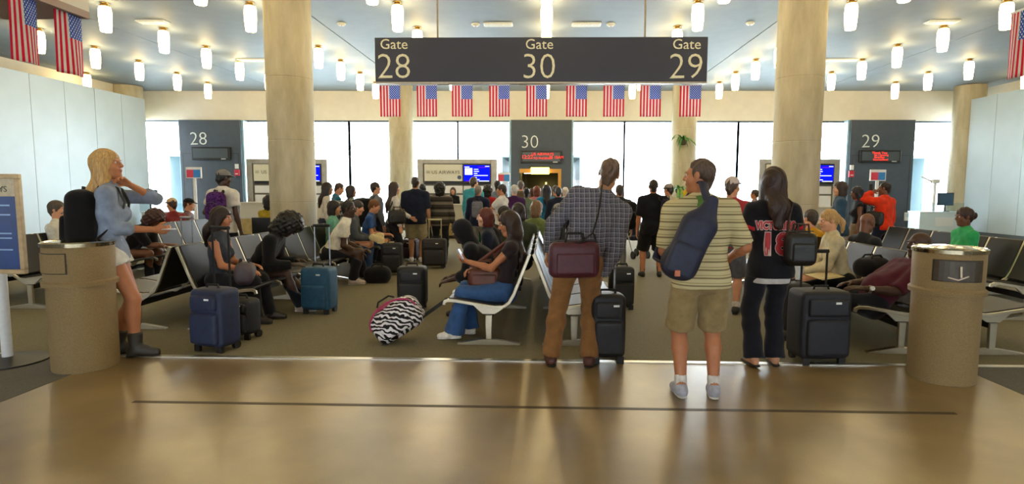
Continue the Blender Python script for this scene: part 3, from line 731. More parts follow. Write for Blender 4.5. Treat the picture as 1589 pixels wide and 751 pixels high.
# ================================================================== poster stand, far left
Y=4.78; p0=at(26,270,Y); p1=at(42,425,Y); wS=.62
t=empty('poster_stand',(p1.x-wS/2,Y,0),0,'gold framed blue poster on a white pole stand at left edge','sign stand')
m_gold=mat('frame_gold','b39a72',.45,.3,.15,20); m_pblue=mat('poster_blue','163a78',.35,0,.15,6); m_pcream=mat('poster_cream','c2b498',.5)
z0,z1=p1.z,p0.z; w=wS/2
box('frame_rail',m_gold,-w,w,-.02,.02,z0,z0+.04,t,bevel=.006); box('frame_rail',m_gold,-w,w,-.02,.02,z1-.04,z1,t,bevel=.006)
box('frame_stile',m_gold,-w,-w+.04,-.02,.02,z0+.04,z1-.04,t,bevel=.006); box('frame_stile',m_gold,w-.04,w,-.02,.02,z0+.04,z1-.04,t,bevel=.006)
box('poster',m_pblue,-w+.04,w-.04,-.008,.008,z0+.04,z1-.19,t); box('poster_header',m_pcream,-w+.04,w-.04,-.008,.008,z1-.19,z1-.04,t)
text('poster_text','US AIRWAYS',.07,m_logod,(.0,-.011,z1-.13),t,depth=.001)
for dz,wd in ((.26,.3),(.34,.18),(.5,.42),(.54,.38),(.64,.36)): box('poster_line',mat('poster_print','8fb0dc',.5),w-.1-wd,w-.1,-.0105,-.008,z1-dz-.012,z1-dz,t)
MB().tube([(0.05,.03,.03),(0.05,.03,z0+.2)],.04,14).build('pole',m_white,t,smooth=True); MB().lathe([(.3,0),(.3,.015),(.12,.03),(.05,.05)],32,(0.05,.03,0)).build('base',m_black,t,smooth=True)
# ================================================================== tandem seating
m_frame=mat('seat_aluminium','c2bba6',.28,.95,.06,10); m_sling=mat('seat_leather','0b0d12',.45,0,.2,20,.15,120,.4); m_beam2=mat('beam_black','131417',.5,.3)
PROF=[(-.44,.395),(-.435,.425),(-.40,.44),(-.32,.435),(-.2,.415),(-.05,.39),(.06,.375),(.14,.38),(.2,.42),(.245,.5),(.30,.64),(.35,.77),(.385,.86),(.40,.9)]
PITCHS=.58
def bench(X,Y0,n,s,lab):
    """seats run away from the camera from Y0; s=-1 faces left, +1 faces right"""
    t=empty('tandem_bench',(X,Y0,0),0,lab,'bench','tandem benches')
    sg=-s
    prof=[(sg*a,b) for a,b in PROF]
    for i in range(n+1):
        y=i*PITCHS
        MB().strip(prof,y-.014,y+.014,.032).build('side_frame',m_frame,t,smooth=True,bevel=.004)
        MB().prism([(sg*-.16,.40),(sg*.16,.375),(sg*.06,.31),(sg*-.06,.31)],y-.012,y+.012).build('bracket',m_frame,t)
    for i in range(n):
        y0,y1=i*PITCHS+.02,(i+1)*PITCHS-.02
        MB().strip([(a,b+.008) for a,b in prof[2:8]],y0,y1,.03).build('seat',m_sling,t,smooth=True,bevel=.006)
        MB().strip([(a-sg*.008,b) for a,b in prof[8:]],y0,y1,.028).build('backrest',m_sling,t,smooth=True,bevel=.006)
    MB().box(-.035,.035,-.0,n*PITCHS,.25,.315).build('beam',m_beam2,t,bevel=.006)
    ls=[0]+[k for k in range(3,n-1,3)]+[n]
    for k in ls:
        y=k*PITCHS
        l=MB(); l.prism([(-.028,.05),(.028,.05),(.035,.3),(-.035,.3)],y-.02,y+.02); l.build('leg',m_frame,t,bevel=.006)
        MB().prism([(-.31,.0),(.31,.0),(.31,.018),(.06,.06),(-.06,.06),(-.31,.018)],y-.03,y+.03).build('foot',m_frame,t,bevel=.006)
    return t
bench(-.55,5.55,7,-1,'tandem bench facing left where woman in jeans sits')
bench(.29,5.55,7,1,'tandem bench facing right behind the plaid shirted man')
bench(-3.55,6.02,9,1,'tandem bench facing right with white shirted man at its far part')
bench(-4.42,6.02,9,-1,'tandem bench facing left beside blonde woman')
bench(3.36,5.4,7,-1,'tandem bench facing left holding man in maroon')
bench(4.2,5.4,7,1,'tandem bench facing right beside the right bin')
bench(5.75,6.9,6,-1,'far right tandem bench where woman in green sits')
bench(6.62,6.9,6,1,'far right tandem bench facing the panel wall')
bench(-6.5,7.0,9,1,'far left tandem bench facing right behind the poster')
bench(-7.35,7.0,9,-1,'far left tandem bench facing left along panel wall')
# ================================================================== people
def qsphere(n=4):
    vs=[];qs=[]
    for ax in range(3):
        for sg in (-1,1):
            o=len(vs)
            for i in range(n+1):
                for j in range(n+1):
                    p=np.zeros(3); p[ax]=sg; p[(ax+1)%3]=math.tan((i/n*2-1)*math.pi/4); p[(ax+2)%3]=math.tan((j/n*2-1)*math.pi/4)*sg; vs.append(p/np.linalg.norm(p))
            for i in range(n):
                for j in range(n):
                    a=o+i*(n+1)+j; qs.append((a,a+n+1,a+n+2,a+1))
    return np.array(vs),np.array(qs)
QS=qsphere(4)
def qell(c,r,M=None):
    v=QS[0]*np.asarray(r); v=v if M is None else v@np.asarray(M).T
    return v+np.asarray(c),QS[1]
def ik(a,t,l1,l2,pole):
    d=t-a; L=np.linalg.norm(d); L=min(max(L,abs(l1-l2)+.02),(l1+l2)*.995); u=nrm(d); t=a+u*L
    x=(l1*l1-l2*l2+L*L)/(2*L); hgt=math.sqrt(max(l1*l1-x*x,0)); p=np.asarray(pole,float); p=nrm(p-u*(p@u))
    return a+u*x+p*hgt,t
def rotm(yaw,pitch,roll):
    m=Euler((-R(pitch),R(roll),0),'XYZ').to_matrix(); m=Matrix.Rotation(R(yaw),3,'Z')@m
    return np.array(m)
def hand_parts(w,d,n,side,s,curl,h):
    d=nrm(d); n=nrm(np.asarray(n,float)-d*(np.asarray(n,float)@d)); th=np.cross(d,n)*(1 if side=='R' else -1)
    F=Fld(); q=s*1.0; rr=.0105*q
    F.cone(w-d*.05*q,w+d*.015*q,.027*q,.025*q,.01,(n,.8))
    F.cone(w+d*.02*q+th*.012*q,w+d*.07*q+th*.018*q,.022*q,.018*q,.012,(n,.75)); F.cone(w+d*.02*q-th*.012*q,w+d*.065*q-th*.02*q,.02*q,.016*q,.012,(n,.75))
    for off,kl,fl in ((.029,.088,.07),(.0095,.092,.079),(-.01,.087,.072),(-.029,.077,.056)):
        k=w+d*kl*q+th*off*q; a1=curl*1.15; a2=curl*2.2
        d1=d*math.cos(a1)+n*math.sin(a1); d2=d*math.cos(a2)+n*math.sin(a2)
        m=k+d1*fl*.55*q; F.cone(w+d*.045*q+th*off*.8*q,k,rr*1.15,rr*1.05,.006); F.cone(k,m,rr,rr*.92,.004); F.cone(m,m+d2*fl*.5*q,rr*.92,rr*.72,.004)
    b=w+d*.03*q+th*.026*q; t1=b+nrm(d*.7+th*.65+n*.35)*.042*q; F.cone(b,t1,.0135*q,.0115*q,.008); F.cone(t1,t1+nrm(d*.9+th*.2+n*(.3+curl*.5))*.034*q,.0115*q,.009*q,.004)
    return F.mesh(h)
SKL={'light':'c8906e','tan':'b0734e','pale':'d6a58a','brown':'6b4430','dark':'3f281d','olive':'a87a58'}
RES=[(.0145,.0068,.006,.013),(.018,.009,.0075,.017),(.024,.0125,.0095,.022)]
PEOPLE={}
def person(key,label,x,y,yaw,H=1.72,seat=None,lean=(0,0),head=(0,0,0),g=1.0,fem=False,sk='light',hair=('short','2a1c14'),top=None,bot=None,shoe='1c1a1a',
           hL=None,hR=None,fL=None,fR=None,res=2,curl=.35,shift=(0,0),face=False,nL=None,nR=None,socks=None,collar=None,boots=False,hood=None,sandal=False,poleL=None,poleR=None,group=None,drop=0.0):
    hb,hh,hha,hc=RES[res]; s=H/1.75
    T=empty('person',(x,y,0),R(yaw),label,'person',group)
    X0,Y0,Z0=V(1,0,0),V(0,1,0),V(0,0,1)
    fw,sd=R(lean[0]),R(lean[1])
    u=nrm(V(math.sin(sd)*math.cos(fw),math.sin(fw),math.cos(fw)*math.cos(sd)))
    r=nrm(X0-u*(X0@u)); f=np.cross(u,r)
    sit=seat is not None
    P=V(shift[0],shift[1],(seat+.095*s) if sit else (.525*H-drop))
    Nk=P+u*.305*H
    swd=(.098 if fem else .111)*H*(1+.25*(g-1))
    Sh={'L':Nk-u*.028*H-r*swd,'R':Nk-u*.028*H+r*swd}
    HipH=.052*H*(1.05 if fem else 1)*(1+.3*(g-1)); HR=nrm(V(r[0],r[1],0)) if sit else r
    Hip={'L':P-HR*HipH-V(0,0,.01),'R':P+HR*HipH-V(0,0,.01)}
    tl,sl=.247*H,.245*H; ul,fl=.172*H,.152*H
    An={};Kn={};Ft={}
    for S,sg,ft in (('L',-1,fL),('R',1,fR)):
        if ft is None: ft=(sg*.1+P[0]*.9,.40*s+.0,0) if sit else (sg*.1*s+P[0]*.5,0,0)
        Ft[S]=V(*ft); ank=Ft[S]+V(0,0,.085*s)
        k,a=ik(Hip[S],ank,tl,sl,V(sg*.12,1,.35)); Kn[S]=k; An[S]=a
    Wr={};El={}
    for S,sg,hd,pl in (('L',-1,hL,poleL),('R',1,hR,poleR)):
        if hd is None:
            hd=tuple((Kn[S]*.62+Hip[S]*.38)+V(-sg*.02,0,.095*s)) if sit else tuple(Sh[S]+V(sg*.07,.05,-(ul+fl)*.985))
        e,w=ik(Sh[S],V(*hd),ul,fl,V(*(pl or (sg*.45,-1,-.35)))); El[S]=e; Wr[S]=w
    # head
    M=rotm(*head); hr,hf,hu=M[:,0],M[:,1],M[:,2]; hs=(.62+.38*s) if H<1.5 else s
    Hc=Nk+nrm(u*1.0+hu*.8)*.054*H+hu*.062*H+hf*.014
    Q=lambda a,b,c:Hc+(hr*a+hf*b+hu*c)*hs
    ms=skin(SKL.get(sk,sk))
    # ---- torso prims shared by body and top
    def torso(F,e=0.0,full=True):
        gg=g; wz=.094*(.9 if fem else 1)*gg*s
        F.cone(P-r*.052*s*gg,P+r*.052*s*gg,(.098 if not fem else .104)*s*(.7+.3*gg)+e,(.098 if not fem else .104)*s*(.7+.3*gg)+e,.05,(f,.92))
        Wc=P+u*.088*H; F.cone(Wc-r*.05*s*gg,Wc+r*.05*s*gg,wz+e,wz+e,.08,(f,.84))
        Cc=P+u*.185*H; cr=(.108 if not fem else .096)*s*(.65+.35*gg); F.cone(Cc-r*.066*s,Cc+r*.066*s,cr+e,cr+e,.08,(f,.86))
        Uc=P+u*.255*H; F.cone(Uc-r*.085*s,Uc+r*.085*s,.07*s+e,.07*s+e,.07,(f,.9))
        if gg>1.08: F.ell(Wc+f*.055*gg*s+u*.0,(.12*gg*s+e,.10*gg*s+e,.13*s+e),np.stack([r,f,u],1),.08)
        if fem:
            for sg in (-1,1): F.ell(Cc+f*.082*s+r*sg*.062*s-u*.0,(.055*s+e,.05*s+e,.055*s+e),np.stack([r,f,u],1),.04)
        for sg in (-1,1): F.ell(P-f*.05*s+r*sg*.055*s*gg-u*.02,(.08*s+e,.075*s+e,.095*s+e),np.stack([r,f,u],1),.05)
        for S in 'LR': F.cone(Nk+u*.005*H,Sh[S]+u*.0,.04*s+e,.044*s+e,.05); F.cone(Nk+u*.02*H-f*.01,Nk*.55+Sh[S]*.45+u*.006*H,.034*s+e*.6,.034*s+e*.8,.05)
    def arm(F,S,e=0.0,a0=0.0,a1=2.0,cap=False,k=.04):
        sh,el,wr=Sh[S],El[S],Wr[S]; ga=.75+.25*g; fe=.88 if fem else 1
        r0,r1,r2=.05*s*ga*fe+e,.039*s*ga*fe+e,.0265*s*ga+e
        if a1<=1: F.cone(sh,sh+(el-sh)*a1,r0,r0+(r1-r0)*a1,k,None,False,cap)
        else:
            F.cone(sh,el,r0,r1,k); fa=el+(wr-el)*.3; F.cone(el,fa,r1,.04*s*ga*fe+e,.03)
            b=el+(wr-el)*min(1,a1-1); 
            if a1-1>.3: F.cone(fa,b,.04*s*ga*fe+e,.04*s*ga*fe+e+(r2-.04*s*ga*fe-e)*((a1-1-.3)/.7),.03,None,False,cap)
    def leg(F,S,e=0.0,a1=2.0,cap=False,flare=0.0):
        gl=.7+.3*g; hp,kn,an=Hip[S],Kn[S],An[S]; r0,r1=.088*s*gl+e,.056*s*gl+e
        if a1<=1: F.cone(hp,hp+(kn-hp)*a1,r0,r0+(r1-r0)*a1+flare,.012,None,False,cap)
        else:
            F.cone(hp,kn,r0,r1,.04); c=kn+(an-kn)*.32; back=nrm(np.cross(np.cross(an-kn,Y0+V(0,0,.01)),an-kn))
            F.cone(kn,c-back*.012,r1,.056*s*gl+e,.03); b=kn+(an-kn)*min(1.08,a1-1); F.cone(c-back*.01,b,.056*s*gl+e,.037*s*gl+e+flare,.03,None,False,cap)
    # ---- body (one continuous figure)
    B=Fld(); torso(B)
    for S in 'LR': arm(B,S); leg(B,S)
    for S,sg in (('L',-1),('R',1)):
        a=An[S]; fd=nrm(V(sg*.12,1,0)); B.cone(a,V(a[0],a[1],.05*s)-fd*.03*s,.036*s,.034*s,.02); B.cone(a-V(0,0,.03*s)+fd*.02,Ft[S]+fd*.13*s+V(0,0,.028*s),.036*s,.026*s,.03)
    B.cone(Nk-u*.02,Hc-hu*.05*hs-hf*.01,.062*s*(.8+.2*g)*(.9 if fem else 1),.052*s*(.9 if fem else 1),.03)
    parts=[B.mesh(hb)]
    Hd=Fld(); MM=M
    Hd.ell(Q(0,-.016,.034),V(.075,.096,.086)*hs,MM,.02); Hd.ell(Q(0,.022,-.035),V(.059,.068,.082)*hs,MM,.03); Hd.ell(Q(0,.062,-.098),V(.026,.022,.02)*hs,MM,.03)
    Hd.cone(Q(-.045,-.0,-.075),Q(0,.055,-.098),.022*hs,.02*hs,.03); Hd.cone(Q(.045,-.0,-.075),Q(0,.055,-.098),.022*hs,.02*hs,.03)
    Hd.cone(Q(-.036,.074,.026),Q(.036,.074,.026),.013*hs,.013*hs,.02)
    for sg in (-1,1):
        Hd.ell(Q(sg*.033,.098,.008),V(.018,.016,.012)*hs,MM,.015,'-'); Hd.ell(Q(sg*.042,.06,-.03),V(.022,.022,.022)*hs,MM,.03)
        Hd.ell(Q(sg*.079,-.006,-.002),V(.010,.02,.034)*hs,MM,.008)
    Hd.cone(Q(0,.090,.014),Q(0,.110,-.022),.008*hs,.0125*hs,.012); Hd.ell(Q(0,.099,-.026),V(.018,.012,.010)*hs,MM,.01)
    Hd.ell(Q(0,.084,-.055),V(.024,.012,.008)*hs,MM,.01); Hd.ell(Q(0,.082,-.068),V(.02,.012,.008)*hs,MM,.01)
    Hd.cone(Q(0,-.028,-.055),Nk+u*.0,.052*s*(.9+.1*g),.06*s*(.85+.15*g)*(.9 if fem else 1),.03)
    parts.append(Hd.mesh(hh))
    for S,sg,nn in (('L',-1,nL),('R',1,nR)):
        fd=nrm(Wr[S]-El[S]); n0=V(*nn) if nn is not None else ((-r*sg*.9+V(0,0,-.25)-f*.1) if not sit else V(0,0,-1)-r*sg*.3)
        if abs(nrm(n0)@fd)>.95: n0=n0+V(.3,.4,.2)
        dd=fd if not sit or nn is not None else nrm(fd+V(0,.15,0)); parts.append(hand_parts(Wr[S],dd,n0,S,s,curl,hha))
    np_mesh('body',parts,[ms],T)
    if face:
        me_=mat('eye_white','d8d4cc',.3); mi_=mat('eye_iris','1b1410',.3); hm=hairm(hair[1]); ml=mat('lips_'+sk,{'dark':'3a2018','brown':'5a3228'}.get(sk,'a85a50'),.5)
        for sg in (-1,1):
            e=np_mesh('eye',[qell(Q(sg*.032,.082,.009),V(.0125,.009,.008)*hs,MM),qell(Q(sg*.032,.0885,.009),V(.006,.004,.0065)*hs,MM)+(1,)],[me_,mi_],T)
            np_mesh('eyebrow',[qell(Q(sg*.034,.089,.028),V(.019,.006,.004)*hs,MM)],[hm],T)
        np_mesh('mouth',[qell(Q(0,.093,-.056),V(.022,.006,.005)*hs,MM),qell(Q(0,.0915,-.066),V(.018,.006,.005)*hs,MM)],[ml],T)
    # ---- clothes
    if top:
        tm,sl_=top['m'],top.get('sleeve','short'); e=top.get('e',.014); hem=top.get('hem',.055)*s
        a1={'none':0,'cap':.3,'short':.6,'elbow':.95,'roll':1.35,'long':1.97}[sl_]
        Ft_=Fld(); torso(Ft_,e)
        if hem>.06: Ft_.cone(P-r*.055*s*g,P+r*.055*s*g,.1*s*(.7+.3*g)+e+.006,.1*s*(.7+.3*g)+e+.006,.05,(f,.95)); Ft_.cone(P-u*hem-r*.055*s*g,P-u*hem+r*.055*s*g,.105*s*(.7+.3*g)+e+.01,.105*s*(.7+.3*g)+e+.01,.06,(f,.95))
        if a1>0:
            for S in 'LR': arm(Ft_,S,e+.004,0,min(a1,.97),a1<=.97)
        pl=[(P-u*hem,-u)]
        ph=np.random.rand(6)*6
        wr_=lambda Pp:.0035*np.sin(Pp[...,2]*38+Pp[...,0]*22+ph[0]+2*np.sin(Pp[...,1]*15+ph[1]))*np.sin(Pp[...,0]*17+Pp[...,1]*21+ph[2])
        pp=[Ft_.mesh(hc,pl,wr_)]
        if a1>.97:
            for S in 'LR':
                Fa=Fld(); arm(Fa,S,e+.004,0,a1,True); pp.append(Fa.mesh(hc,(),wr_))
        if top.get('neck'):  # crew / high neckline band
            Fn=Fld().cone(Nk-u*.02,Nk+u*.028*s+hf*.0,.066*s+e*.5,.058*s+e*.4,.01,None,False,True); pp.append(Fn.mesh(hc*.8))
        np_mesh(top.get('name','shirt'),pp,[tm],T)
        if top.get('cuff'):
            for S in 'LR':
                Fc=Fld(); q=Sh[S]+(El[S]-Sh[S])*(a1-.02); q0=Sh[S]+(El[S]-Sh[S])*(a1-.14); Fc.cone(q0,q,.055*s+e,.052*s+e,.01,None,True,True); np_mesh('cuff',[Fc.mesh(hc)],[top['cuff']],T)
    if collar is not None:
        Fc=Fld().cone(Nk-u*.02-f*.012,Nk+u*.045*s+nrm(hu)*.014-f*.008,.088*s,.076*s,.01,None,False,True); np_mesh('collar',[Fc.mesh(hc)],[collar],T)
    if top and top.get('under') is not None:
        Fu=Fld(); torso(Fu,.012); Fu.cone(P-u*(hem+.03)-r*.05*s,P-u*(hem+.03)+r*.05*s,.108*s+.012,.108*s+.012,.06,(f,.95)); np_mesh('undershirt',[Fu.mesh(hc,[(P-u*(hem+.05),-u),(P-u*(hem-.03),u)])],[top['under']],T)
    if bot:
        bm_,kd=bot['m'],bot.get('kind','trousers'); e=bot.get('e',.014); Fb=Fld()
        Fb.cone(P-r*.052*s*g,P+r*.052*s*g,.1*s*(.7+.3*g)+e*.7,.1*s*(.7+.3*g)+e*.7,.05,(f,.93)); Wc=P+u*.05*H; Fb.cone(Wc-r*.05*s*g,Wc+r*.05*s*g,.095*g*s+e*.5,.095*g*s+e*.5,.06,(f,.88))
        for sg in (-1,1): Fb.ell(P-f*.05*s+r*sg*.055*s*g-u*.02,V(.08*s+e,.075*s+e,.095*s+e),np.stack([r,f,u],1),.05)
        if kd=='trousers':
            for S in 'LR': leg(Fb,S,e,2.02,True,bot.get('flare',.012))
        elif kd=='shorts':
            for S in 'LR': leg(Fb,S,e+.008,bot.get('len',.88),True,bot.get('flare',.022))
        else:
            mk=(Kn['L']+Kn['R'])/2; mh=(Hip['L']+Hip['R'])/2; L=bot.get('len',.9)
            Fb.cone(mh-HR*.04,mh+(mk-mh)*L-HR*.04,.12*s,.14*s,.06,None,False,True); Fb.cone(mh+HR*.04,mh+(mk-mh)*L+HR*.04,.12*s,.14*s,.06,None,False,True)
        ph=np.random.rand(3)*6
        wr2=lambda Pp:.004*np.sin(Pp[...,2]*33+ph[0]+2*np.sin(Pp[...,0]*19+ph[1]))*np.sin(Pp[...,0]*15+Pp[...,1]*25+ph[2])
        np_mesh({'trousers':'trousers','shorts':'shorts'}.get(kd,'skirt'),[Fb.mesh(hc,[(P+u*.062*H,u)],wr2)],[bm_],T)
    if shoe:
        smat=mat('shoe_'+shoe,shoe,.5,0,.2,25,.1,80); sole=mat('sole_'+('pale' if shoe in('c8c4c0','d8d0c0','b8a89c','a4a6b2') else 'dark'),'c9c5bd' if shoe in('c8c4c0','d8d0c0','b8a89c','a4a6b2') else '191614',.7)
        for S,sg in (('L',-1),('R',1)):
            a=An[S]; b0=Ft[S]; fd=nrm(V(sg*.14,1,0)); lift=max(0,a[2]-.085*s)*V(0,0,1)
            Fs=Fld(); z=lambda q:V(0,0,q*s); sho=T
            if not sandal:
                Fs.cone(b0-fd*.035*s+z(.05)+lift,b0+fd*.06*s+z(.06)+lift,.042*s,.045*s,.03); Fs.cone(b0+fd*.06*s+z(.045)+lift,b0+fd*.155*s+z(.035)+lift,.047*s,.035*s,.03); Fs.cone(b0+z(.05)+lift,a+z(.02),.045*s,.042*s,.03,None,False,True)
                if boots: Fs.cone(a,a+(Kn[S]-a)*.32,.05*s,.06*s,.02,None,False,True)
                sho=np_mesh('boot' if boots else 'shoe',[Fs.mesh(min(hc,.014),[(V(0,0,.012)+lift,V(0,0,-1))])],[smat],T)
            Fq=Fld().cone(b0-fd*.04*s+z(.01)+lift,b0+fd*.15*s+z(.01)+lift,.042*s,.04*s,.02); np_mesh('sandal_sole' if sandal else 'shoe_sole',[Fq.mesh(.012,[(V(0,0,.006)+lift,V(0,0,-1)),(V(0,0,.024)+lift,V(0,0,1))])],[sole],sho)
            if socks is not None:
                Fk=Fld().cone(a-V(0,0,.02),a+(Kn[S]-a)*socks[1],.042*s,.05*s,.02,None,False,True); np_mesh('sock',[Fk.mesh(.014)],[cloth(socks[0])],T)
    # ---- hair and headwear
    st,hcq=hair[0],hair[1]; hm=hairm(hcq); Hf=Fld(); ph=np.random.rand(4)*6
    strand=lambda Pp:.004*hs*np.sin(((Pp-Hc)@hr)*95+((Pp-Hc)@hf)*70+ph[0]+1.5*np.sin(((Pp-Hc)@hu)*30+ph[1]))
    cranium=lambda e,k=.02:Hf.ell(Q(0,-.019,.037),V(.078+e,.098+e,.09+e)*hs,MM,k)
    frontcut=lambda:(Hf.ell(Q(0,.112,-.06),V(.085,.09,.11)*hs,MM,.02,'-'),Hf.ell(Q(0,.09,-.16),V(.07,.09,.09)*hs,MM,.02,'-'))
    facecut=lambda low=.0:(Hf.ell(Q(0,.108,-.06),V(.10,.085,.105)*hs,MM,.02,'-'),Hf.ell(Q(0,.03,-.115),V(.11,.08,.09)*hs,MM,.02,'-'))
    def nape(): Hf.cone(Q(0,-.06,-.03),Q(0,-.055,-.065),.062*hs,.045*hs,.02)
    done=True
    if st=='short': cranium(.010); nape(); facecut()
    elif st=='crop': cranium(.004); Hf.cone(Q(0,-.055,-.02),Q(0,-.05,-.07),.055*hs,.045*hs,.02); Hf.ell(Q(0,.1,-.02),V(.11,.085,.115)*hs,MM,.02,'-'); Hf.ell(Q(0,.03,-.125),V(.11,.08,.09)*hs,MM,.02,'-')
    elif st=='bald': done=False
    elif st=='fringe': Hf.ell(Q(0,-.03,.0),V(.083,.092,.055)*hs,MM,.02); Hf.ell(Q(0,.06,.0),V(.12,.075,.2)*hs,MM,.02,'-')
    elif st=='bob': cranium(.016); Hf.cone(Q(0,-.028,0),Q(0,-.03,-.085),.094*hs,.092*hs,.03,None); frontcut()
    elif st in('long','longer'):
        cranium(.014); L=hair[2] if len(hair)>2 else (.30 if st=='long' else .40)
        Hf.cone(Q(0,-.035,0),Q(0,-.045,-.12),.094*hs,.085*hs,.04); Hf.cone(Q(0,-.055,-.08),Nk-f*.125*s-u*(L-.24)*s,.085*hs,.08*hs,.05,(nrm(f),.55)); Hf.cone(Nk-f*.125*s-u*(L-.24)*s,Nk-f*.135*s-u*(L-.1)*s,.08*hs,.045*hs,.05,(nrm(f),.5))
        for sg in (-1,1): Hf.cone(Q(sg*.07,-.01,-.02),Nk-f*.02*s-u*(L-.2)*s+r*sg*.085*s,.038*hs,.03*hs,.04)
        frontcut()
    elif st=='pony':
        cranium(.010); nape(); facecut(); Hf.ell(Q(0,-.118,.02),V(.03,.025,.03)*hs,MM,.02); Hf.cone(Q(0,-.125,.02),Q(0,-.165,-.06),.03*hs,.036*hs,.02); Hf.cone(Q(0,-.165,-.06),Q(0,-.15,-.17),.036*hs,.014*hs,.02)
    elif st=='bun': cranium(.012); nape(); facecut(); Hf.ell(Q(0,-.135,.0),V(.05,.045,.05)*hs,MM,.02)
    elif st in('curly','afro'):
        b=.04 if st=='curly' else .065
        cranium(b); Hf.cone(Q(0,-.04,0),Q(0,-.05,-.09 if st=='curly' else -.11),(.098+b*.7)*hs,(.085+b*.6)*hs,.04); frontcut()
        strand=lambda Pp:.006*hs*(np.sin(((Pp-Hc)@V(.8,.5,.3))*88+ph[0]+1.7*np.sin(((Pp-Hc)@V(-.3,.6,.7))*55))+np.sin(((Pp-Hc)@V(-.5,.7,.5))*97+ph[1]+1.5*np.sin(((Pp-Hc)@V(.7,.2,-.6))*61))+.7*np.sin(((Pp-Hc)@V(.2,-.4,.9))*130+ph[2]))
    elif st in('cap','beanie','hat'): cranium(.006); nape(); facecut()
    if st=='cap' or st=='hat' or st=='beanie':
        cm=cloth(hair[2]); Hk=Fld(); Hk.ell(Q(0,-.012,.05),V(.09,.108,.09)*hs,MM,.02); pk=[Hk.mesh(hh,[(Q(0,0,.045),-(hu-hf*.12))])]
        brd=hair[3] if len(hair)>3 else 1
        crn=np_mesh('cap_crown',pk,[cm],T)
        if st!='beanie':
            Hb=Fld(); Hb.ell(Q(0,.085*brd,.052),V(.07,.085,.012)*hs,rotm(head[0],head[1]+10*brd,head[2]),.01); np_mesh('cap_brim',[Hb.mesh(min(hh,.008))],[cm],crn)
    if hood:
        Ho=Fld(); Ho.ell(Q(0,-.03,.03),V(.112,.13,.125)*hs,MM,.03); Ho.cone(Q(0,-.04,-.05),Nk-f*.03,.1*hs,.1*s,.05); Ho.ell(Q(0,.12,-.03),V(.085,.1,.12)*hs,MM,.02,'-'); np_mesh('hood',[Ho.mesh(hc*.8)],[hood],T); done=False
    if done: np_mesh('hair',[Hf.mesh(hh*1.05,(),strand)],[hm],T)
    PEOPLE[key]=dict(x=x,y=y,yaw=R(yaw),P=P,u=u,r=r,f=f,Nk=Nk,Sh=Sh,El=El,Wr=Wr,Hc=Hc,Kn=Kn,An=An,T=T,s=s,H=H)
    return T
def wpt(key,p):
    q=PEOPLE[key]; c,s_=math.cos(q['yaw']),math.sin(q['yaw']); return Vector((q['x']+p[0]*c-p[1]*s_,q['y']+p[0]*s_+p[1]*c,p[2]))
# ------------------------------------------------------------------ bags and luggage
m_zip=mat('zip_grey','55565a',.4,.5); m_strap=mat('strap_black','101114',.8,0,.15,30)
def on_person(key,name,label,cat):
    q=PEOPLE[key]; return empty(name,(q['x'],q['y'],0),q['yaw'],label,cat)
def backpack(key,label,m,w=.32,h=.46,d=.17,off=.0,pocket=None,drop=.02,res=.018,sx=0.0):
    """worn on the back of a person, straps over the shoulders"""
    q=PEOPLE[key]; T=on_person(key,'backpack',label,'backpack'); u,r,f=q['u'],q['r'],q['f']; Mx=np.stack([r,f,u],1)
    C=q['Nk']-u*(h/2+drop)-f*(.115+d/2+off)+r*sx
    F=Fld().rbox(C,V(w/2,d/2,h/2),min(.07,d*.45),Mx,.02,bulge=.02); F.ell(C+u*h*.36,V(w*.42,d*.46,h*.16),Mx,.05)
    np_mesh('main_bag',[F.mesh(res)],[m],T)
    F=Fld().rbox(C-f*d*.5-u*h*.17,V(w*.4,.035,h*.26),.03,Mx,.02,bulge=.015); fp=np_mesh('front_pocket',[F.mesh(res*.8)],[pocket or m],T)
    a=C-f*(d*.5+.012)+u*h*.12; MB().tube([tuple(a-r*w*.38),tuple(a+u*.03),tuple(a+r*w*.38)],.006,5).build('zip',m_zip,fp)
    for sg in (-1,1):
        sh=q['Nk']+r*sg*.075*q['s']
        pts=[C+u*h*.45+f*d*.4+r*sg*.06, sh-f*.05+u*.035, sh+u*.045, sh+f*.075+u*.005, sh+f*.125-u*.12+r*sg*.01, sh+f*.11-u*.26+r*sg*.03, C-u*h*.35+f*d*.45+r*sg*w*.48]
        sm=[]
        P_=[V(*p) for p in pts]
        for i in range(len(P_)-1):
            for t in (0,.5): sm.append(P_[i]*(1-t)+P_[i+1]*t)
        sm.append(P_[-1]); MB().tube([tuple(p) for p in sm],.024,8,flat=.35).build('strap',m_strap,T,smooth=True)
    b=C+u*h*.5; MB().tube([tuple(b-r*.04),tuple(b-r*.03+u*.04),tuple(b+r*.03+u*.04),tuple(b+r*.04)],.008,6).build('carry_loop',m_strap,T,smooth=True)
    return T
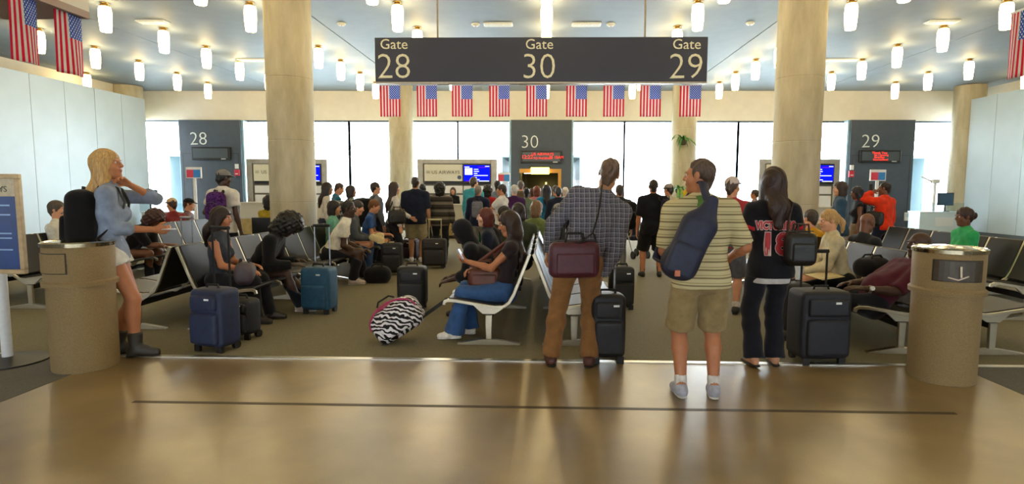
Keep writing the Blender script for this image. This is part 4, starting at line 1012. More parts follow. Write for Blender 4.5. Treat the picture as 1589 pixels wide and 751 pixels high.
def shoulder_bag(key,label,m,pos,dims,yaw=0,strap_to=None,res=.016,cat='bag',flap=True,smat=None,name='shoulder_bag',tilt=0):
    """pos/dims in the person's own frame; strap_to: list of points up over the shoulder and back"""
    T=on_person(key,name,label,cat); C=V(*pos); Mx=np.array(Matrix.Rotation(R(yaw),3,'Z')@Matrix.Rotation(R(tilt),3,'Y')); w,d,h=dims
    F=Fld().rbox(C,V(w/2,d/2,h/2),min(.05,d*.45),Mx,.02,bulge=.012); np_mesh('bag_body',[F.mesh(res)],[m],T)
    ax=lambda a,b,c:C+Mx@V(a,b,c)
    if flap:
        for sg in (-1,1):
            F=Fld().rbox(ax(0,sg*(d/2+.006),-h*.1),V(w*.38,.018,h*.3),.015,Mx,.01); np_mesh('pocket',[F.mesh(res*.7)],[m],T)
    MB().tube([tuple(ax(-w*.42,0,h*.5+.012)),tuple(ax(w*.42,0,h*.5+.012))],.006,5).build('zip',m_zip,T)
    if strap_to:
        pts=[ax(-w*.45,0,h*.42)]+[V(*p) for p in strap_to]+[ax(w*.45,0,h*.42)]
        MB().tube([tuple(p) for p in pts],.018,8,flat=.4).build('strap',smat or m_strap,T,smooth=True)
    for sg in (-1,1): MB().tube([tuple(ax(-w*.2,sg*d*.3,h*.5)),tuple(ax(-w*.16,sg*d*.3,h*.5+.07)),tuple(ax(w*.16,sg*d*.3,h*.5+.07)),tuple(ax(w*.2,sg*d*.3,h*.5))],.009,6).build('grab_handle',smat or m_strap,T,smooth=True)
    return T
m_tel=mat('telescopic_metal','8f949a',.3,.9); m_rub=mat('wheel_rubber','0b0b0c',.6)
def suitcase(x,y,yaw,label,m,w=.38,d=.24,h=.56,ext=.45,tilt=0,handle=None,res=.016,name='suitcase',soft=.045,pockets=2,trim=None,base=None,bulge=.012):
    T=empty(name,(x,y,0),0,label,'suitcase'); T.rotation_euler=(Matrix.Rotation(R(yaw),3,'Z')@Matrix.Rotation(R(tilt),3,'X')).to_euler()
    if tilt: T.location.z=.0
    z0=.055; hm=handle or m_tel
    F=Fld().rbox((0,0,z0+h/2),V(w/2,d/2,h/2),soft,None,.02,bulge=bulge); shl=np_mesh('shell',[F.mesh(res)],[m],T)
    if pockets>0: F=Fld().rbox((0,-d/2-.012,z0+h*.33),V(w*.42,.03,h*.27),.025,None,.01,bulge=.008); np_mesh('front_pocket',[F.mesh(res*.8)],[m],T)
    if pockets>1: F=Fld().rbox((0,-d/2-.008,z0+h*.77),V(w*.40,.022,h*.13),.02,None,.01,bulge=.006); np_mesh('front_pocket',[F.mesh(res*.8)],[m],T)
    zp=MB(); a,b=w/2-.01,h-.03; zp.tube([(-a,-d*.28,z0+.05),(-a,-d*.28,z0+b),(a,-d*.28,z0+b),(a,-d*.28,z0+.05)],.009,5); zp.build('zip_piping',trim or m_zip,shl)
    for sg in (-1,1):
        MB().tube([(sg*w*.38-.018,d*.36,.04),(sg*w*.38+.018,d*.36,.04)],.04,14).build('wheel',m_rub,T,smooth=True)
        box('foot',m_rub,sg*w*.36-.03,sg*w*.36+.03,-d*.42,-d*.3,0,z0+.01,T)
    zt=z0+h
    MB().tube([(-.07,-.02,zt),(-.06,-.02,zt+.035),(.06,-.02,zt+.035),(.07,-.02,zt)],.011,7).build('top_handle',m_strap,T,smooth=True)
    if ext>0:
        for sg in (-1,1): MB().tube([(sg*w*.26,d*.36,zt-.02),(sg*w*.26,d*.36,zt+ext)],.010,8).build('telescopic_tube',hm,T,smooth=True)
        MB().tube([(-w*.26-.01,d*.36,zt+ext),(w*.26+.01,d*.36,zt+ext)],.018,10).build('grip',m_strap if handle is None else hm,T,smooth=True)
    box('badge',m_vent,w*.1,w*.1+.05,-d/2-.036 if pockets>1 else -d/2-.014,-d/2-.02,z0+h*.83,z0+h*.86,shl)
    return T
# ------------------------------------------------------------------ near people
dk=cloth('17181d'); navy=cloth('1b2236'); jeans=cloth('33507a'); khaki=cloth('8f7c55'); white=cloth('c9c8c2'); grey=cloth('6b7078'); blk=cloth('101115')
def gx(px,py,Y): return at(px,py,Y).x
T1=gx(172,400,5.0)
person('blonde','blonde woman in blue-grey shirt and white shorts beside the left bin',T1,5.0,-64,1.83,lean=(2,-3),head=(-16,-8,0),fem=True,g=.95,sk='tan',hair=('long','b8935a'),res=0,face=True,
    top=dict(m=cloth('7f8ba0'),sleeve='roll',e=.016,hem=.06),bot=dict(m=white,kind='shorts',len=.28,e=.016),shoe='35332f',boots=True,hR=(.02,.34,1.15),hL=(-.05,.16,1.56),poleL=(-.5,.9,-.4),poleR=(.25,-1,-.7),curl=.6,nR=(-1,0,.2),nL=(1,-.3,0),fR=(.08,.16,0),fL=(-.09,-.02,0))
backpack('blonde','black backpack on the blonde woman',blk,.36,.52,.22,res=.016,off=-.035,drop=.03)
q=wpt('blonde',PEOPLE['blonde']['Wr']['R']+V(-.02,.11,.0)); t=empty('boarding_card',q,R(-78),'white folded paper in the blonde woman\'s hand','paper'); box('sheet',m_white,-.03,.03,-.05,.06,-.003,.0,t); box('sheet_fold',m_white,-.028,.028,-.045,.05,.003,.006,t)
PL=plaid('plaid_shirt','43434c','5f5f69','96949a',.042)
xp=gx(899,440,4.9)
person('plaid','leaning man in dark plaid shirt and brown trousers',xp,4.9,0,1.82,lean=(3,20),head=(-12,4,12),g=1.06,sk='olive',hair=('crop','5a4436'),res=0,
    top=dict(m=PL,sleeve='long',e=.022,hem=.04),bot=dict(m=cloth('7d5630'),e=.02,flare=.02),shoe='4a2420',hL=(-.27,.12,.98),poleL=(-1,-.3,.1),hR=(.19,.03,.79),poleR=(.8,-.6,0),fL=(-.24,0,0),fR=(.09,-.02,0),curl=.5,collar=PL,drop=.015)
burg=mat('burgundy_nylon','451222',.5,0,.2,20,.15,90)
shoulder_bag('plaid','burgundy laptop bag slung behind the plaid shirted man',burg,(-.06,-.23,.96),(.41,.13,.29),8,[(-.02,-.26,1.10),(.09,-.24,1.18),(.135,-.22,1.34),(.155,-.19,1.48),(.17,-.10,1.56),(.17,.05,1.52),(.10,.14,1.3)],name='laptop_bag',cat='bag')
STR=striped('polo_stripes','c2b68c',[(2,.056,.20,.0,'7d7050'),(2,.056,.12,.034,'9c8f68')])
xs3=gx(1088,430,4.2)
person('polo','man in striped polo shirt and khaki shorts standing on polished floor',xs3,4.2,-2,1.725,lean=(2,-2),head=(62,0,0),g=1.12,sk='tan',hair=('crop','4b3a30'),res=0,face=True,
    top=dict(m=STR,sleeve='elbow',e=.026,hem=.085),bot=dict(m=khaki,kind='shorts',len=.97,e=.016,flare=.022),shoe='a4a6b2',hL=(-.19,.24,1.02),hR=(.27,.22,1.02),fL=(-.13,-.03,0),fR=(.11,-.03,0),collar=cloth('5d8040'),socks=('c8c4bc',.2),curl=.5)
xs4=gx(1194,440,4.95)
JER=cloth('14151c',.1)
person('jersey','long haired woman in dark baseball jersey with red lettering',xs4,4.95,2,1.69,lean=(0,0),head=(0,4,0),fem=True,g=1.0,sk='light',hair=('long','2a1813',.26),res=0,
    top=dict(m=JER,sleeve='short',e=.026,hem=.10,cuff=cloth('a82028'),under=cloth('c8c4c0')),bot=dict(m=cloth('14161f'),e=.018,flare=.035),shoe='3a2a20',sandal=True,hR=(.22,.25,.98),hL=(-.2,.22,1.0),fL=(-.11,0,0),fR=(.08,.02,0))
# lettering wrapped on the jersey back
def wrap_text(key,meshname,body,size,z,x0,m,name,sx=1.0,bold=.0,lift=.004,spacing=1.0,layer=0,arc=0.0):
    T=PEOPLE[key]['T']; sh=[c for c in T.children if c.name.split('.')[0]==meshname][0].data
    bvh=BVHTree.FromPolygons([v.co[:] for v in sh.vertices],[p.vertices[:] for p in sh.polygons])
    me=text_mesh(body,size,0,'CENTER',spacing,bold)
    bm=bmesh.new(); bm.from_mesh(me); bmesh.ops.triangulate(bm,faces=bm.faces); 
    for _ in range(2): bmesh.ops.subdivide_edges(bm,edges=[e for e in bm.edges if e.calc_length()>.02],cuts=1)
    for v in bm.verts:
        x=v.co.x*sx+x0; zz=z+v.co.y-arc*(v.co.x*sx)**2; hit=bvh.ray_cast(Vector((x,-1.0,zz)),Vector((0,1,0)))
        v.co=Vector((x,(hit[0].y if hit[0] else -.15)-lift-.002*layer,zz))
    bmesh.ops.triangulate(bm,faces=bm.faces); bm.to_mesh(me); bm.free(); me.materials.clear(); me.materials.append(m); o=link(name,me,T); return o
m_jr=mat('jersey_red','b02a34',.6); m_jw=mat('jersey_edge','c0a8a0',.6)
for body,size,z,x0,bold,sx in (('VICTORINO',.092,1.235,.0,.004,.68),('1',.245,1.075,-.075,.012,.9),('8',.245,1.075,.055,.012,.9)):
    wrap_text('jersey','shirt',body,size,z,x0,m_jw,'lettering_edge',sx,bold+.006,.004,1.0,0); wrap_text('jersey','shirt',body,size,z,x0,m_jr,'lettering',sx,bold,.004,1.0,1)
shoulder_bag('jersey','black handbag under the right arm of woman in jersey',mat('bag_black','121114',.45,0,.2,20,.2,60),(.16,-.19,1.05),(.25,.13,.27),0,[(.07,-.16,1.3),(.115,-.11,1.42),(.12,.0,1.455),(.13,.09,1.36),(.2,.02,1.22)],name='handbag',smat=mat('strap_brown','3a2a24',.6))
slingm=mat('sling_navy','182039',.6,0,.2,16,.2,80)
# blue sling bag on striped man
T=on_person('polo','sling_bag','navy blue sling bag across the striped polo man\'s back','bag'); Mx=np.array(Matrix.Rotation(R(22),3,'Y'))
C=V(-.155,-.285,1.15); F=Fld().rbox(C,V(.11,.065,.22),.06,Mx,.03,bulge=.02); F.cone(C+Mx@V(.02,0,.17),C+Mx@V(.03,.04,.34),.10,.045,.06,(V(0,1,0),.6)); F.ell(C+Mx@V(-.02,0,-.13),V(.125,.08,.12),Mx,.04); np_mesh('bag_body',[F.mesh(.014)],[slingm],T)
F=Fld().rbox(C+Mx@V(-.02,-.09,-.1),V(.10,.03,.11),.028,Mx,.01,bulge=.01); np_mesh('front_pocket',[F.mesh(.012)],[slingm],T)
box('logo_patch',mat('patch_orange','b86a4a',.6),-.27,-.235,-.415,-.395,.96,1.0,T)
pp=[C+Mx@V(.03,.03,.30),V(-.035,-.21,1.50),V(-.03,-.09,1.585),V(-.03,.03,1.57),V(-.1,.16,1.42),V(-.24,.17,1.2),V(-.33,.0,1.02),C+Mx@V(-.1,.05,-.18)]
MB().tube([tuple(p) for p in pp],.036,10,flat=.3).build('strap',slingm,T,smooth=True)
# ------------------------------------------------------------------ seated people, near and middle
SEAT=.40
def sit(key,label,x,y,yaw,**k):
    return person(key,label,x,y,yaw,seat=k.pop('seat',SEAT),**k)
sit('phone','long haired woman in jeans looking at her phone on the centre bench',-.42,5.84,90,H=1.68,lean=(-10,0),head=(10,16,0),fem=True,sk='tan',hair=('longer','2a1a15'),res=0,face=True,top=dict(m=cloth('2a2226'),sleeve='cap',e=.014,hem=.03,neck=False),bot=dict(m=jeans,e=.02,flare=.055),shoe='d8d0c0',
    hL=(-.1,.36,.80),hR=(.02,.30,.70),fL=(-.1,.50,0),fR=(.1,.38,0),curl=.7,nL=(.3,-1,.3),poleL=(-.3,-.6,-1))
q=wpt('phone',PEOPLE['phone']['Wr']['L']+V(.01,.07,.075)); t=empty('mobile_phone',q,R(80),'small glowing phone held by long haired woman','phone',rot=(R(-30),0,R(85))); box('case',m_black,-.034,.034,-.004,.005,-.065,.065,t,bevel=.004); box('screen',emis('phone_screen','cfe4ff',2.5),-.03,.03,-.0052,-.004,-.055,.055,t); box('back_cover',mat('phone_back','c8d4e0',.3,emit='cfe4ff',estr=.4),-.032,.032,.005,.0065,-.06,.06,t)
shoulder_bag('phone','brown leather bag on the lap of woman with phone',mat('leather_brown','5a2a1a',.45,0,.2,14,.2,70),(.02,.2,.63),(.34,.2,.2),90,[(.03,.1,.85),(-.05,-.05,1.02)],name='lap_bag',smat=mat('leather_brown','5a2a1a'))
sit('hooded','person in dark hooded top bent forward with clasped hands',-.50,7.0,90,H=1.78,lean=(52,0),head=(-18,22,0),sk='dark',hair=('short','0e0b0a'),res=1,face=True,top=dict(m=cloth('12131a'),sleeve='roll',e=.03,hem=.03,name='hoodie'),bot=dict(m=cloth('1c2233'),e=.02),shoe='15151a',hood=cloth('12131a'),hL=(-.12,.68,.42),hR=(.02,.66,.45),fL=(-.2,.5,0),fR=(.2,.5,0),curl=.5)
sit('redhead','red haired woman in navy jacket seated facing left',-.6,7.62,88,H=1.66,lean=(20,0),head=(14,0,0),fem=True,sk='pale',hair=('bob','561d16'),res=1,face=True,top=dict(m=navy,sleeve='long',e=.02,hem=.03,name='jacket'),bot=dict(m=dk,e=.018),hL=(-.1,.4,.62),hR=(.1,.36,.62))
t=empty('paper_sheet',(-.93,7.4,.66),R(80),'yellow-cream papers held in front of red haired woman','paper',rot=(R(20),0,R(75))); box('sheet',mat('paper_cream','c8b88c',.7),-.14,.14,-.11,.11,0,.006,t); box('sheet_under',mat('paper_cream','c8b88c'),-.12,.15,-.12,.09,-.006,0,t)
sit('tank','dark haired woman in grey tank top seated at near end of left bench',-3.68,6.33,-82,H=1.68,lean=(2,0),head=(-4,8,0),fem=True,g=1.05,sk='tan',hair=('long','231410',.2),res=1,face=True,top=dict(m=cloth('2f3540'),sleeve='none',e=.012,hem=.03),bot=dict(m=dk,e=.018),shoe='241a16',hL=(-.05,.34,.66),hR=(.12,.34,.62),fL=(-.12,.5,0),fR=(.1,.42,0))
sit('curlyblack','person in black with big curly dark hair bowed over their knees',-3.62,6.95,-80,H=1.74,lean=(34,0),head=(0,50,0),sk='dark',hair=('afro','0c0a0a'),res=1,top=dict(m=blk,sleeve='long',e=.025,hem=.03,name='jacket'),bot=dict(m=cloth('161a24'),e=.018),shoe='b8a89c',hL=(-.1,.5,.62),hR=(.14,.5,.6),fL=(-.12,.72,0),fR=(.1,.58,0))
sit('whiteshirt','dark skinned man in white t-shirt leaning forward on left bench',gx(512,395,9.0),9.0,-70,H=1.84,lean=(27,0),head=(-25,6,0),g=1.12,sk='dark',hair=('crop','0d0a09'),res=1,face=True,top=dict(m=cloth('cfcbbd'),sleeve='short',e=.022,hem=.05),bot=dict(m=cloth('17181f'),e=.02),shoe='b8a89c',hL=(-.04,.5,.55),hR=(.12,.44,.52),fL=(-.14,.52,0),fR=(.14,.34,0))
sit('greentee','dark haired person in pale green top seated behind white shirted man',-3.72,9.85,-80,H=1.68,lean=(4,0),head=(0,6,0),sk='olive',hair=('bob','171110'),res=2,top=dict(m=cloth('5f9a84'),sleeve='short',e=.016),bot=dict(m=dk))
sit('greyhead','seated person in grey with dark hair behind the white shirted man',-3.66,10.4,-80,H=1.72,lean=(18,0),head=(0,16,0),sk='light',hair=('short','2e2826'),res=2,top=dict(m=cloth('4a5058'),sleeve='long',e=.016),bot=dict(m=jeans),hL=(-.1,.45,.62),hR=(.1,.45,.62))
sit('blueshirt','sandy haired person in blue shirt holding cream papers on left bench',-3.5,10.95,-80,H=1.74,lean=(16,0),head=(0,16,0),sk='light',hair=('short','6a4426'),res=2,top=dict(m=cloth('33568f'),sleeve='short',e=.018),bot=dict(m=jeans),hL=(-.1,.42,.64),hR=(.1,.42,.66))
t=empty('paper_bag',(-3.05,10.3,.62),.3,'crumpled cream paper bag on lap beside blue shirted person','paper'); F=Fld().rbox((0,0,0),V(.13,.09,.06),.03,np.array(Matrix.Rotation(.4,3,'Y')),.02); F.ell((.05,.02,.06),(.08,.06,.06),None,.03); F.ell((-.09,0,.03),(.06,.05,.05),None,.02); np_mesh('bag_body',[F.mesh(.015)],[_M['paper_cream']],t); box('napkin',_M['paper_cream'],.0,.3,-.12,.1,-.07,-.06,t)
sit('bowed','person in black with reddish brown curly hair bowed on far left bench',gx(197,400,8.9),8.9,-85,H=1.72,lean=(38,0),head=(0,45,0),sk='brown',hair=('curly','3a1c16'),res=1,top=dict(m=blk,sleeve='elbow',e=.024),bot=dict(m=cloth('15161c')),hL=(.05,.62,.6),hR=(-.08,.6,.62),shoe='b8a89c')
sit('whiteman','grey haired man in white shirt seated behind the left bin',gx(92,380,7.9),7.9,-70,H=1.72,lean=(0,0),head=(-10,0,0),sk='light',hair=('short','4a4038'),res=1,face=True,top=dict(m=cloth('c6c6bc'),sleeve='long',e=.018,neck=True),bot=dict(m=dk))
sit('tancap','person in tan cap and red top on far left bench',gx(270,360,11.0),11.0,70,H=1.7,head=(0,5,0),sk='tan',hair=('cap','3a2418','b39a72'),res=2,top=dict(m=cloth('7a2c2a'),sleeve='short'),bot=dict(m=dk))
sit('blackcap','person in black cap seated beside the tan cap wearer',gx(293,365,11.5),11.5,-70,H=1.68,head=(0,8,0),sk='light',hair=('cap','3a2418','121218'),res=2,top=dict(m=cloth('6a4a4a'),sleeve='short'),bot=dict(m=dk))
sit('maroon','reclining man in maroon shirt and wrist watch beside right bin',3.2,5.66,88,H=1.78,lean=(-46,0),head=(8,-4,0),g=1.12,sk='dark',hair=('bald','100c0a'),res=0,face=True,top=dict(m=cloth('4a1828'),sleeve='elbow',e=.022,hem=.03),bot=dict(m=cloth('14151c'),e=.02),shoe='15151a',hL=(-.16,.14,.60),hR=(.06,.16,.62),poleL=(-.6,-.6,-1),fL=(-.12,.62,0),fR=(.12,.66,0),curl=.25,seat=.34)
q=PEOPLE['maroon']; a=q['Wr']['L']; d=nrm(q['El']['L']-a); t=empty('wrist_watch',wpt('maroon',a+d*.05),0,'pale faced wrist watch on man in maroon','watch'); dw=Vector(wpt('maroon',a+d*.05))-Vector(wpt('maroon',a)); dw.normalize()
MB().tube([tuple(-dw*.012),tuple(dw*.012)],.036,14).build('band',mat('watch_band','8a8478',.4,.6),t,smooth=True); MB().tube([(0,-.03,.012),(0,-.046,.016)],.021,16).build('dial',m_white,t)
sit('ponytail','blonde woman with ponytail in cream sweater seated facing left',3.46,6.72,80,H=1.70,lean=(14,0),head=(12,10,0),fem=True,sk='light',hair=('pony','a98450'),res=0,face=True,top=dict(m=cloth('c0b494'),sleeve='long',e=.022,hem=.05,name='sweater'),bot=dict(m=cloth('1a1c24'),e=.018),hL=(-.12,.45,.58),hR=(.1,.42,.58))
t=empty('paper_sheet',(3.12,6.45,.585),.3,'cream sheets on the lap of woman with ponytail','paper',rot=(R(6),R(-5),.3)); box('sheet',_M['paper_cream'],-.15,.15,-.11,.11,0,.005,t); box('sheet_under',_M['paper_cream'],-.13,.17,-.13,.1,-.006,0,t)
sit('slouched','brown skinned bald man slouching behind the woman with ponytail',4.2,7.5,-80,H=1.72,lean=(-10,0),head=(10,18,0),sk='brown',hair=('bald','100c0a'),res=1,top=dict(m=cloth('202228'),sleeve='long'),bot=dict(m=dk),seat=.32)
sit('yellow','dark haired person in yellow top on the right bench',gx(1258,370,8.0),8.0,20,H=1.66,lean=(0,0),head=(0,5,0),sk='light',hair=('short','3a302c'),res=1,top=dict(m=cloth('c8901c'),sleeve='short',neck=True),bot=dict(m=dk),seat=.36)
sit('green','woman in green shirt with dark bun seated on far right bench',gx(1499,370,7.95),7.95,84,H=1.70,lean=(2,0),head=(4,6,0),fem=True,g=1.1,sk='brown',hair=('bun','2e1714'),res=1,face=True,top=dict(m=cloth('2f9a5c'),sleeve='short',e=.02),bot=dict(m=cloth('8a5a20')),seat=.38)
sit('child','dark haired child seated on centre bench resting chin on hand',-.56,8.75,80,H=1.6,lean=(8,0),head=(0,0,0),sk='olive',hair=('bob','1d1411'),res=1,face=True,top=dict(m=cloth('4a3a30'),sleeve='long'),bot=dict(m=jeans),hL=(-.03,.3,1.0))
sit('olive','dark haired person in olive jacket on the centre bench',-.36,8.2,20,H=1.7,lean=(4,0),head=(10,10,0),sk='light',hair=('bob','1e1416'),res=1,top=dict(m=cloth('3c4434'),sleeve='long',e=.025,name='jacket'),bot=dict(m=dk))
sit('lowhead','small dark haired person seated left of the olive jacket',-.72,8.3,60,H=1.5,lean=(8,0),head=(0,20,0),sk='brown',hair=('short','140f10'),res=1,top=dict(m=cloth('2a2a38'),sleeve='long'),bot=dict(m=dk),seat=.38)
sit('lightbrown','light brown haired person seated at far end of centre bench',-.15,9.35,-30,H=1.72,lean=(0,0),head=(0,6,0),fem=True,sk='light',hair=('bob','6f5238'),res=2,top=dict(m=cloth('6a7a4a'),sleeve='long'),bot=dict(m=dk))
sit('beanie','person in grey knit cap and dark coat seated facing right',.06,8.15,-80,H=1.72,lean=(10,0),head=(0,14,0),sk='light',hair=('beanie','2a2018','8a8478'),res=1,top=dict(m=cloth('181a22'),sleeve='long',e=.03,name='coat'),bot=dict(m=dk))
# ------------------------------------------------------------------ standing people, middle and far
def stand(key,label,px,py,Y,yaw,**k):
    if 12.6<Y<17.5: Y*=.89
    return person(key,label,gx(px,py,Y),Y,yaw,**k)
stand('purplepack','man in grey cap and white t-shirt with purple backpack',346,310,8.9,-15,H=1.78,head=(-25,6,0),g=1.05,sk='dark',hair=('cap','0c0a0a','6f6c68'),res=1,top=dict(m=cloth('c4c0b8'),sleeve='short',e=.03,hem=.1),bot=dict(m=dk),hL=(-.24,.22,1.12))
backpack('purplepack','purple patterned backpack worn by man in grey cap',blotch('purple_print','2e1440','5a2c70','3f2058',22),.30,.44,.16,res=.018,sx=.06)
q=wpt('purplepack',V(-.28,.3,1.3)); t=empty('plush_toy',q,0,'red and blue plush toy held by man in grey cap','toy'); F=Fld().ell((0,0,0),(.09,.07,.1),None,.02); F.ell((.08,0,.06),(.07,.05,.04),None,.02); F.ell((-.08,0,-.06),(.07,.05,.05),None,.02); F.ell((.03,-.02,-.12),(.05,.05,.07),None,.02); np_mesh('body',[F.mesh(.015)],[cloth('b0202c')],t); F=Fld().ell((-.03,-.03,.1),(.06,.06,.06),None,.02); F.ell((.1,-.02,-.01),(.05,.04,.05),None,.02); np_mesh('head',[F.mesh(.015)],[cloth('3a5ab0')],t)
person('yellowseat','person in yellow top behind the left column',gx(419,345,12.55),12.55,0,H=1.7,seat=.42,sk='brown',hair=('curly','0d0b0c'),res=2,top=dict(m=cloth('a8902c'),sleeve='short'),bot=dict(m=dk))
t=empty('stool_chair',(gx(419,345,12.55),12.5,0),0,'dark chair behind the left column','chair'); box('seat',m_sling,-.25,.25,-.2,.25,.36,.40,t,bevel=.01); box('backrest',m_sling,-.25,.25,-.27,-.23,.5,.9,t,bevel=.01)
for a in (-.22,.22):
    for b in (-.25,.22): MB().tube([(a,b,0),(a,b,.9 if b<0 else .37)],.013,6).build('leg',m_frame,t)
sh=lambda c,sl='short',**k:dict(m=cloth(c) if isinstance(c,str) else c,sleeve=sl,**k)
tr=lambda c,**k:dict(m=cloth(c),**k)
stand('cardigan','long haired woman in white cardigan right of the left column',503,320,12.9,-70,H=1.62,lean=(6,0),head=(0,4,0),fem=True,sk='olive',hair=('long','1f1512'),top=sh('c2bcb0','long',name='cardigan'),bot=tr('2a3040'))
stand('tealman','man in teal t-shirt looking down beside woman in cardigan',522,320,13.3,-60,H=1.63,head=(0,25,0),sk='light',hair=('crop','3a2a22'),top=sh('2c6a80'),bot=tr('2a3040'))
CAMO=blotch('camo_print','2a3034','5d625c','9a9a90',16)
stand('camojacket','dark haired woman in camouflage jacket with patterned backpack',545,330,13.0,-60,H=1.56,head=(0,0,0),fem=True,sk='light',hair=('bob','261a18'),top=sh(CAMO,'long',name='jacket'),bot=tr('2a3040'))
backpack('camojacket','camouflage backpack on woman in camouflage jacket',CAMO,.36,.46,.2,res=.024)
stand('bigpack','man in grey shirt with large black backpack in queue',583,325,13.0,-50,H=1.63,head=(-10,0,0),sk='light',hair=('short','241a16'),top=sh('6c7078','long'),bot=tr('20242e'))
backpack('bigpack','large black backpack on man in grey shirt',blk,.42,.56,.3,res=.024)
stand('longbrown','long brown haired woman in white top with black bag',609,330,12.7,-60,H=1.63,lean=(4,0),head=(-5,0,0),fem=True,sk='light',hair=('longer','2f1e18'),top=sh('c4bfb8','long'),bot=tr('1c1e26'),hL=(-.12,.4,.95))
shoulder_bag('longbrown','black handbag at the hip of woman in white top',mat('bag_black','121114'),(.24,.02,.98),(.34,.14,.26),90,[(.16,-.05,1.25),(.13,.0,1.37),(.16,.05,1.25)],res=.022,name='handbag')
stand('navybig','broad man in navy shirt and khaki shorts standing in queue',645,330,13.4,3,H=1.75,g=1.3,head=(0,0,0),sk='olive',hair=('crop','2a2018'),top=sh('161c2e','elbow',e=.03,hem=.12),bot=dict(m=cloth('9a8c68'),kind='shorts',len=.95,e=.03),shoe='c8c4c0')
stand('darkhead','dark haired person half hidden behind man in navy shirt',656,305,14.6,-10,H=1.62,sk='dark',hair=('crop','0f0c0c'),top=sh('2a2a34','long'),bot=tr('20242e'))
STB=striped('striped_brown','3a352f',[(2,.16,.35,.0,'6f675a'),(2,.16,.12,.08,'211e1c')])
stand('stripedtop','short haired person in brown striped top with hands on hips',683,330,13.8,5,H=1.63,g=1.15,sk='dark',hair=('curly','0e0c0c'),top=sh(STB,'long',e=.03,hem=.12),bot=tr('1c1c22'))
stand('agent','airline agent with brown hair in dark jacket behind desk',703,308,18.9,180,H=1.56,fem=True,sk='light',hair=('long','3a241c'),top=sh('17171c','long',name='jacket'),bot=tr('17171c'),face=True)
stand('turquoise','man in turquoise shirt near the gate 30 monitor',733,310,15.2,-30,H=1.78,lean=(0,4),sk='light',hair=('short','4a3c34'),top=sh('3a94a4','long',e=.03,hem=.12),bot=tr('5a5a58'))
stand('navysweater','grey haired person in navy sweater with grey sling bag',742,325,13.9,-15,H=1.58,g=1.1,sk='light',hair=('short','6e6458'),top=sh('161c34','long',e=.03,hem=.1,name='sweater'),bot=tr('8a8474'))
shoulder_bag('navysweater','grey sling bag on the back of person in navy sweater',cloth('6a6a70'),(.06,-.2,1.1),(.24,.1,.34),0,[(0,-.16,1.38),(-.06,0,1.45),(-.1,.1,1.3)],res=.022,name='sling_bag')
stand('redtop','dark haired person in red top in the queue',757,310,15.6,-20,H=1.58,sk='dark',hair=('curly','100c0c'),top=sh('a02024'),bot=tr('20242e'))
stand('greyshirt','tall dark haired man in grey shirt behind white t-shirt man',772,305,16.4,-10,H=1.72,sk='dark',hair=('short','100d0d'),top=sh('6a7684'),bot=tr('20242e'))
stand('whitetee','man in white t-shirt facing left in the queue',779,325,13.2,75,H=1.60,g=1.12,head=(10,0,0),sk='tan',hair=('short','2c2420'),top=sh('c9c6c0','short',e=.024,hem=.1),bot=tr('5f6a78'),hL=(-.1,.42,1.0),hR=(.1,.4,1.0),face=True)
stand('purple','white haired person in purple shirt in the crowd',798,325,14.4,10,H=1.6,g=1.05,sk='pale',hair=('short','b0aca4'),top=sh('3c1c48','long'),bot=tr('20242e'))
stand('greyback','tall grey haired person before gate 30 doorway',808,300,17.0,0,H=1.72,sk='light',hair=('short','5a524c'),top=sh('5a5040','long'),bot=tr('20242e'))
stand('greenplaid','dark haired person in green plaid shirt in the crowd',817,320,14.6,0,H=1.54,sk='dark',hair=('crop','0f0c0c'),top=sh(plaid('plaid_green','2c4a30','7a8a70','a0a890',.06),'short'),bot=tr('20242e'))
stand('pinktop','reddish haired woman in pink top in the crowd',833,315,15.4,0,H=1.58,fem=True,sk='light',hair=('bob','6a3420'),top=sh('c07a88','short'),bot=tr('5a1c34'))
stand('bluetee','person with long dark hair in blue t-shirt before gate 30',848,320,14.4,10,H=1.6,g=1.1,fem=True,sk='brown',hair=('long','12121c'),top=sh('1f6f94','short',e=.025),bot=tr('20242e'))
stand('navyright','dark haired person in navy jacket left of plaid shirted man',866,325,14.0,5,H=1.55,g=1.1,sk='light',hair=('short','20242c'),top=sh('1a2030','long',e=.03,name='jacket'),bot=tr('20242e'))
stand('maroontop','brown haired person in maroon top deep in the crowd',826,308,16.2,0,H=1.53,sk='brown',hair=('short','4a2418'),top=sh('7a2030'),bot=tr('20242e'))
stand('palehead','pale shirted person with white hair right of navy jacket',877,305,16.6,0,H=1.56,sk='pale',hair=('short','c0b8ac'),top=sh('a8a8a4'),bot=tr('20242e'))
stand('greycrowd','dark haired person in grey top right of blue t-shirt',862,303,16.0,0,H=1.6,sk='light',hair=('short','3c3430'),top=sh('606468'),bot=tr('20242e'))
stand('behindplaid','bald man with black backpack right of plaid shirted man',961,320,10.9,5,H=1.60,sk='olive',hair=('crop','3c3430'),top=sh('23262e','long',e=.02),bot=tr('6a6a66'))
backpack('behindplaid','black backpack on bald man right of the plaid shirted man',blk,.34,.5,.24,res=.02,sx=.1)
stand('blackshorts','man in black t-shirt, black shorts and black socks',1013,330,10.1,0,H=1.68,g=1.1,sk='tan',hair=('crop','241c18'),res=1,top=sh('0f1016','elbow',e=.028,hem=.12),bot=dict(m=blk,kind='shorts',len=1.0,e=.03),socks=('0c0c10',.45),shoe='0e0e10',fL=(-.16,.0,0),fR=(.14,0,0))
shoulder_bag('blackshorts','navy bag at the side of man in black shorts',navy,(.2,-.14,1.16),(.16,.14,.4),20,[(.08,-.14,1.36),(.08,0,1.45)],res=.02,name='sling_bag')
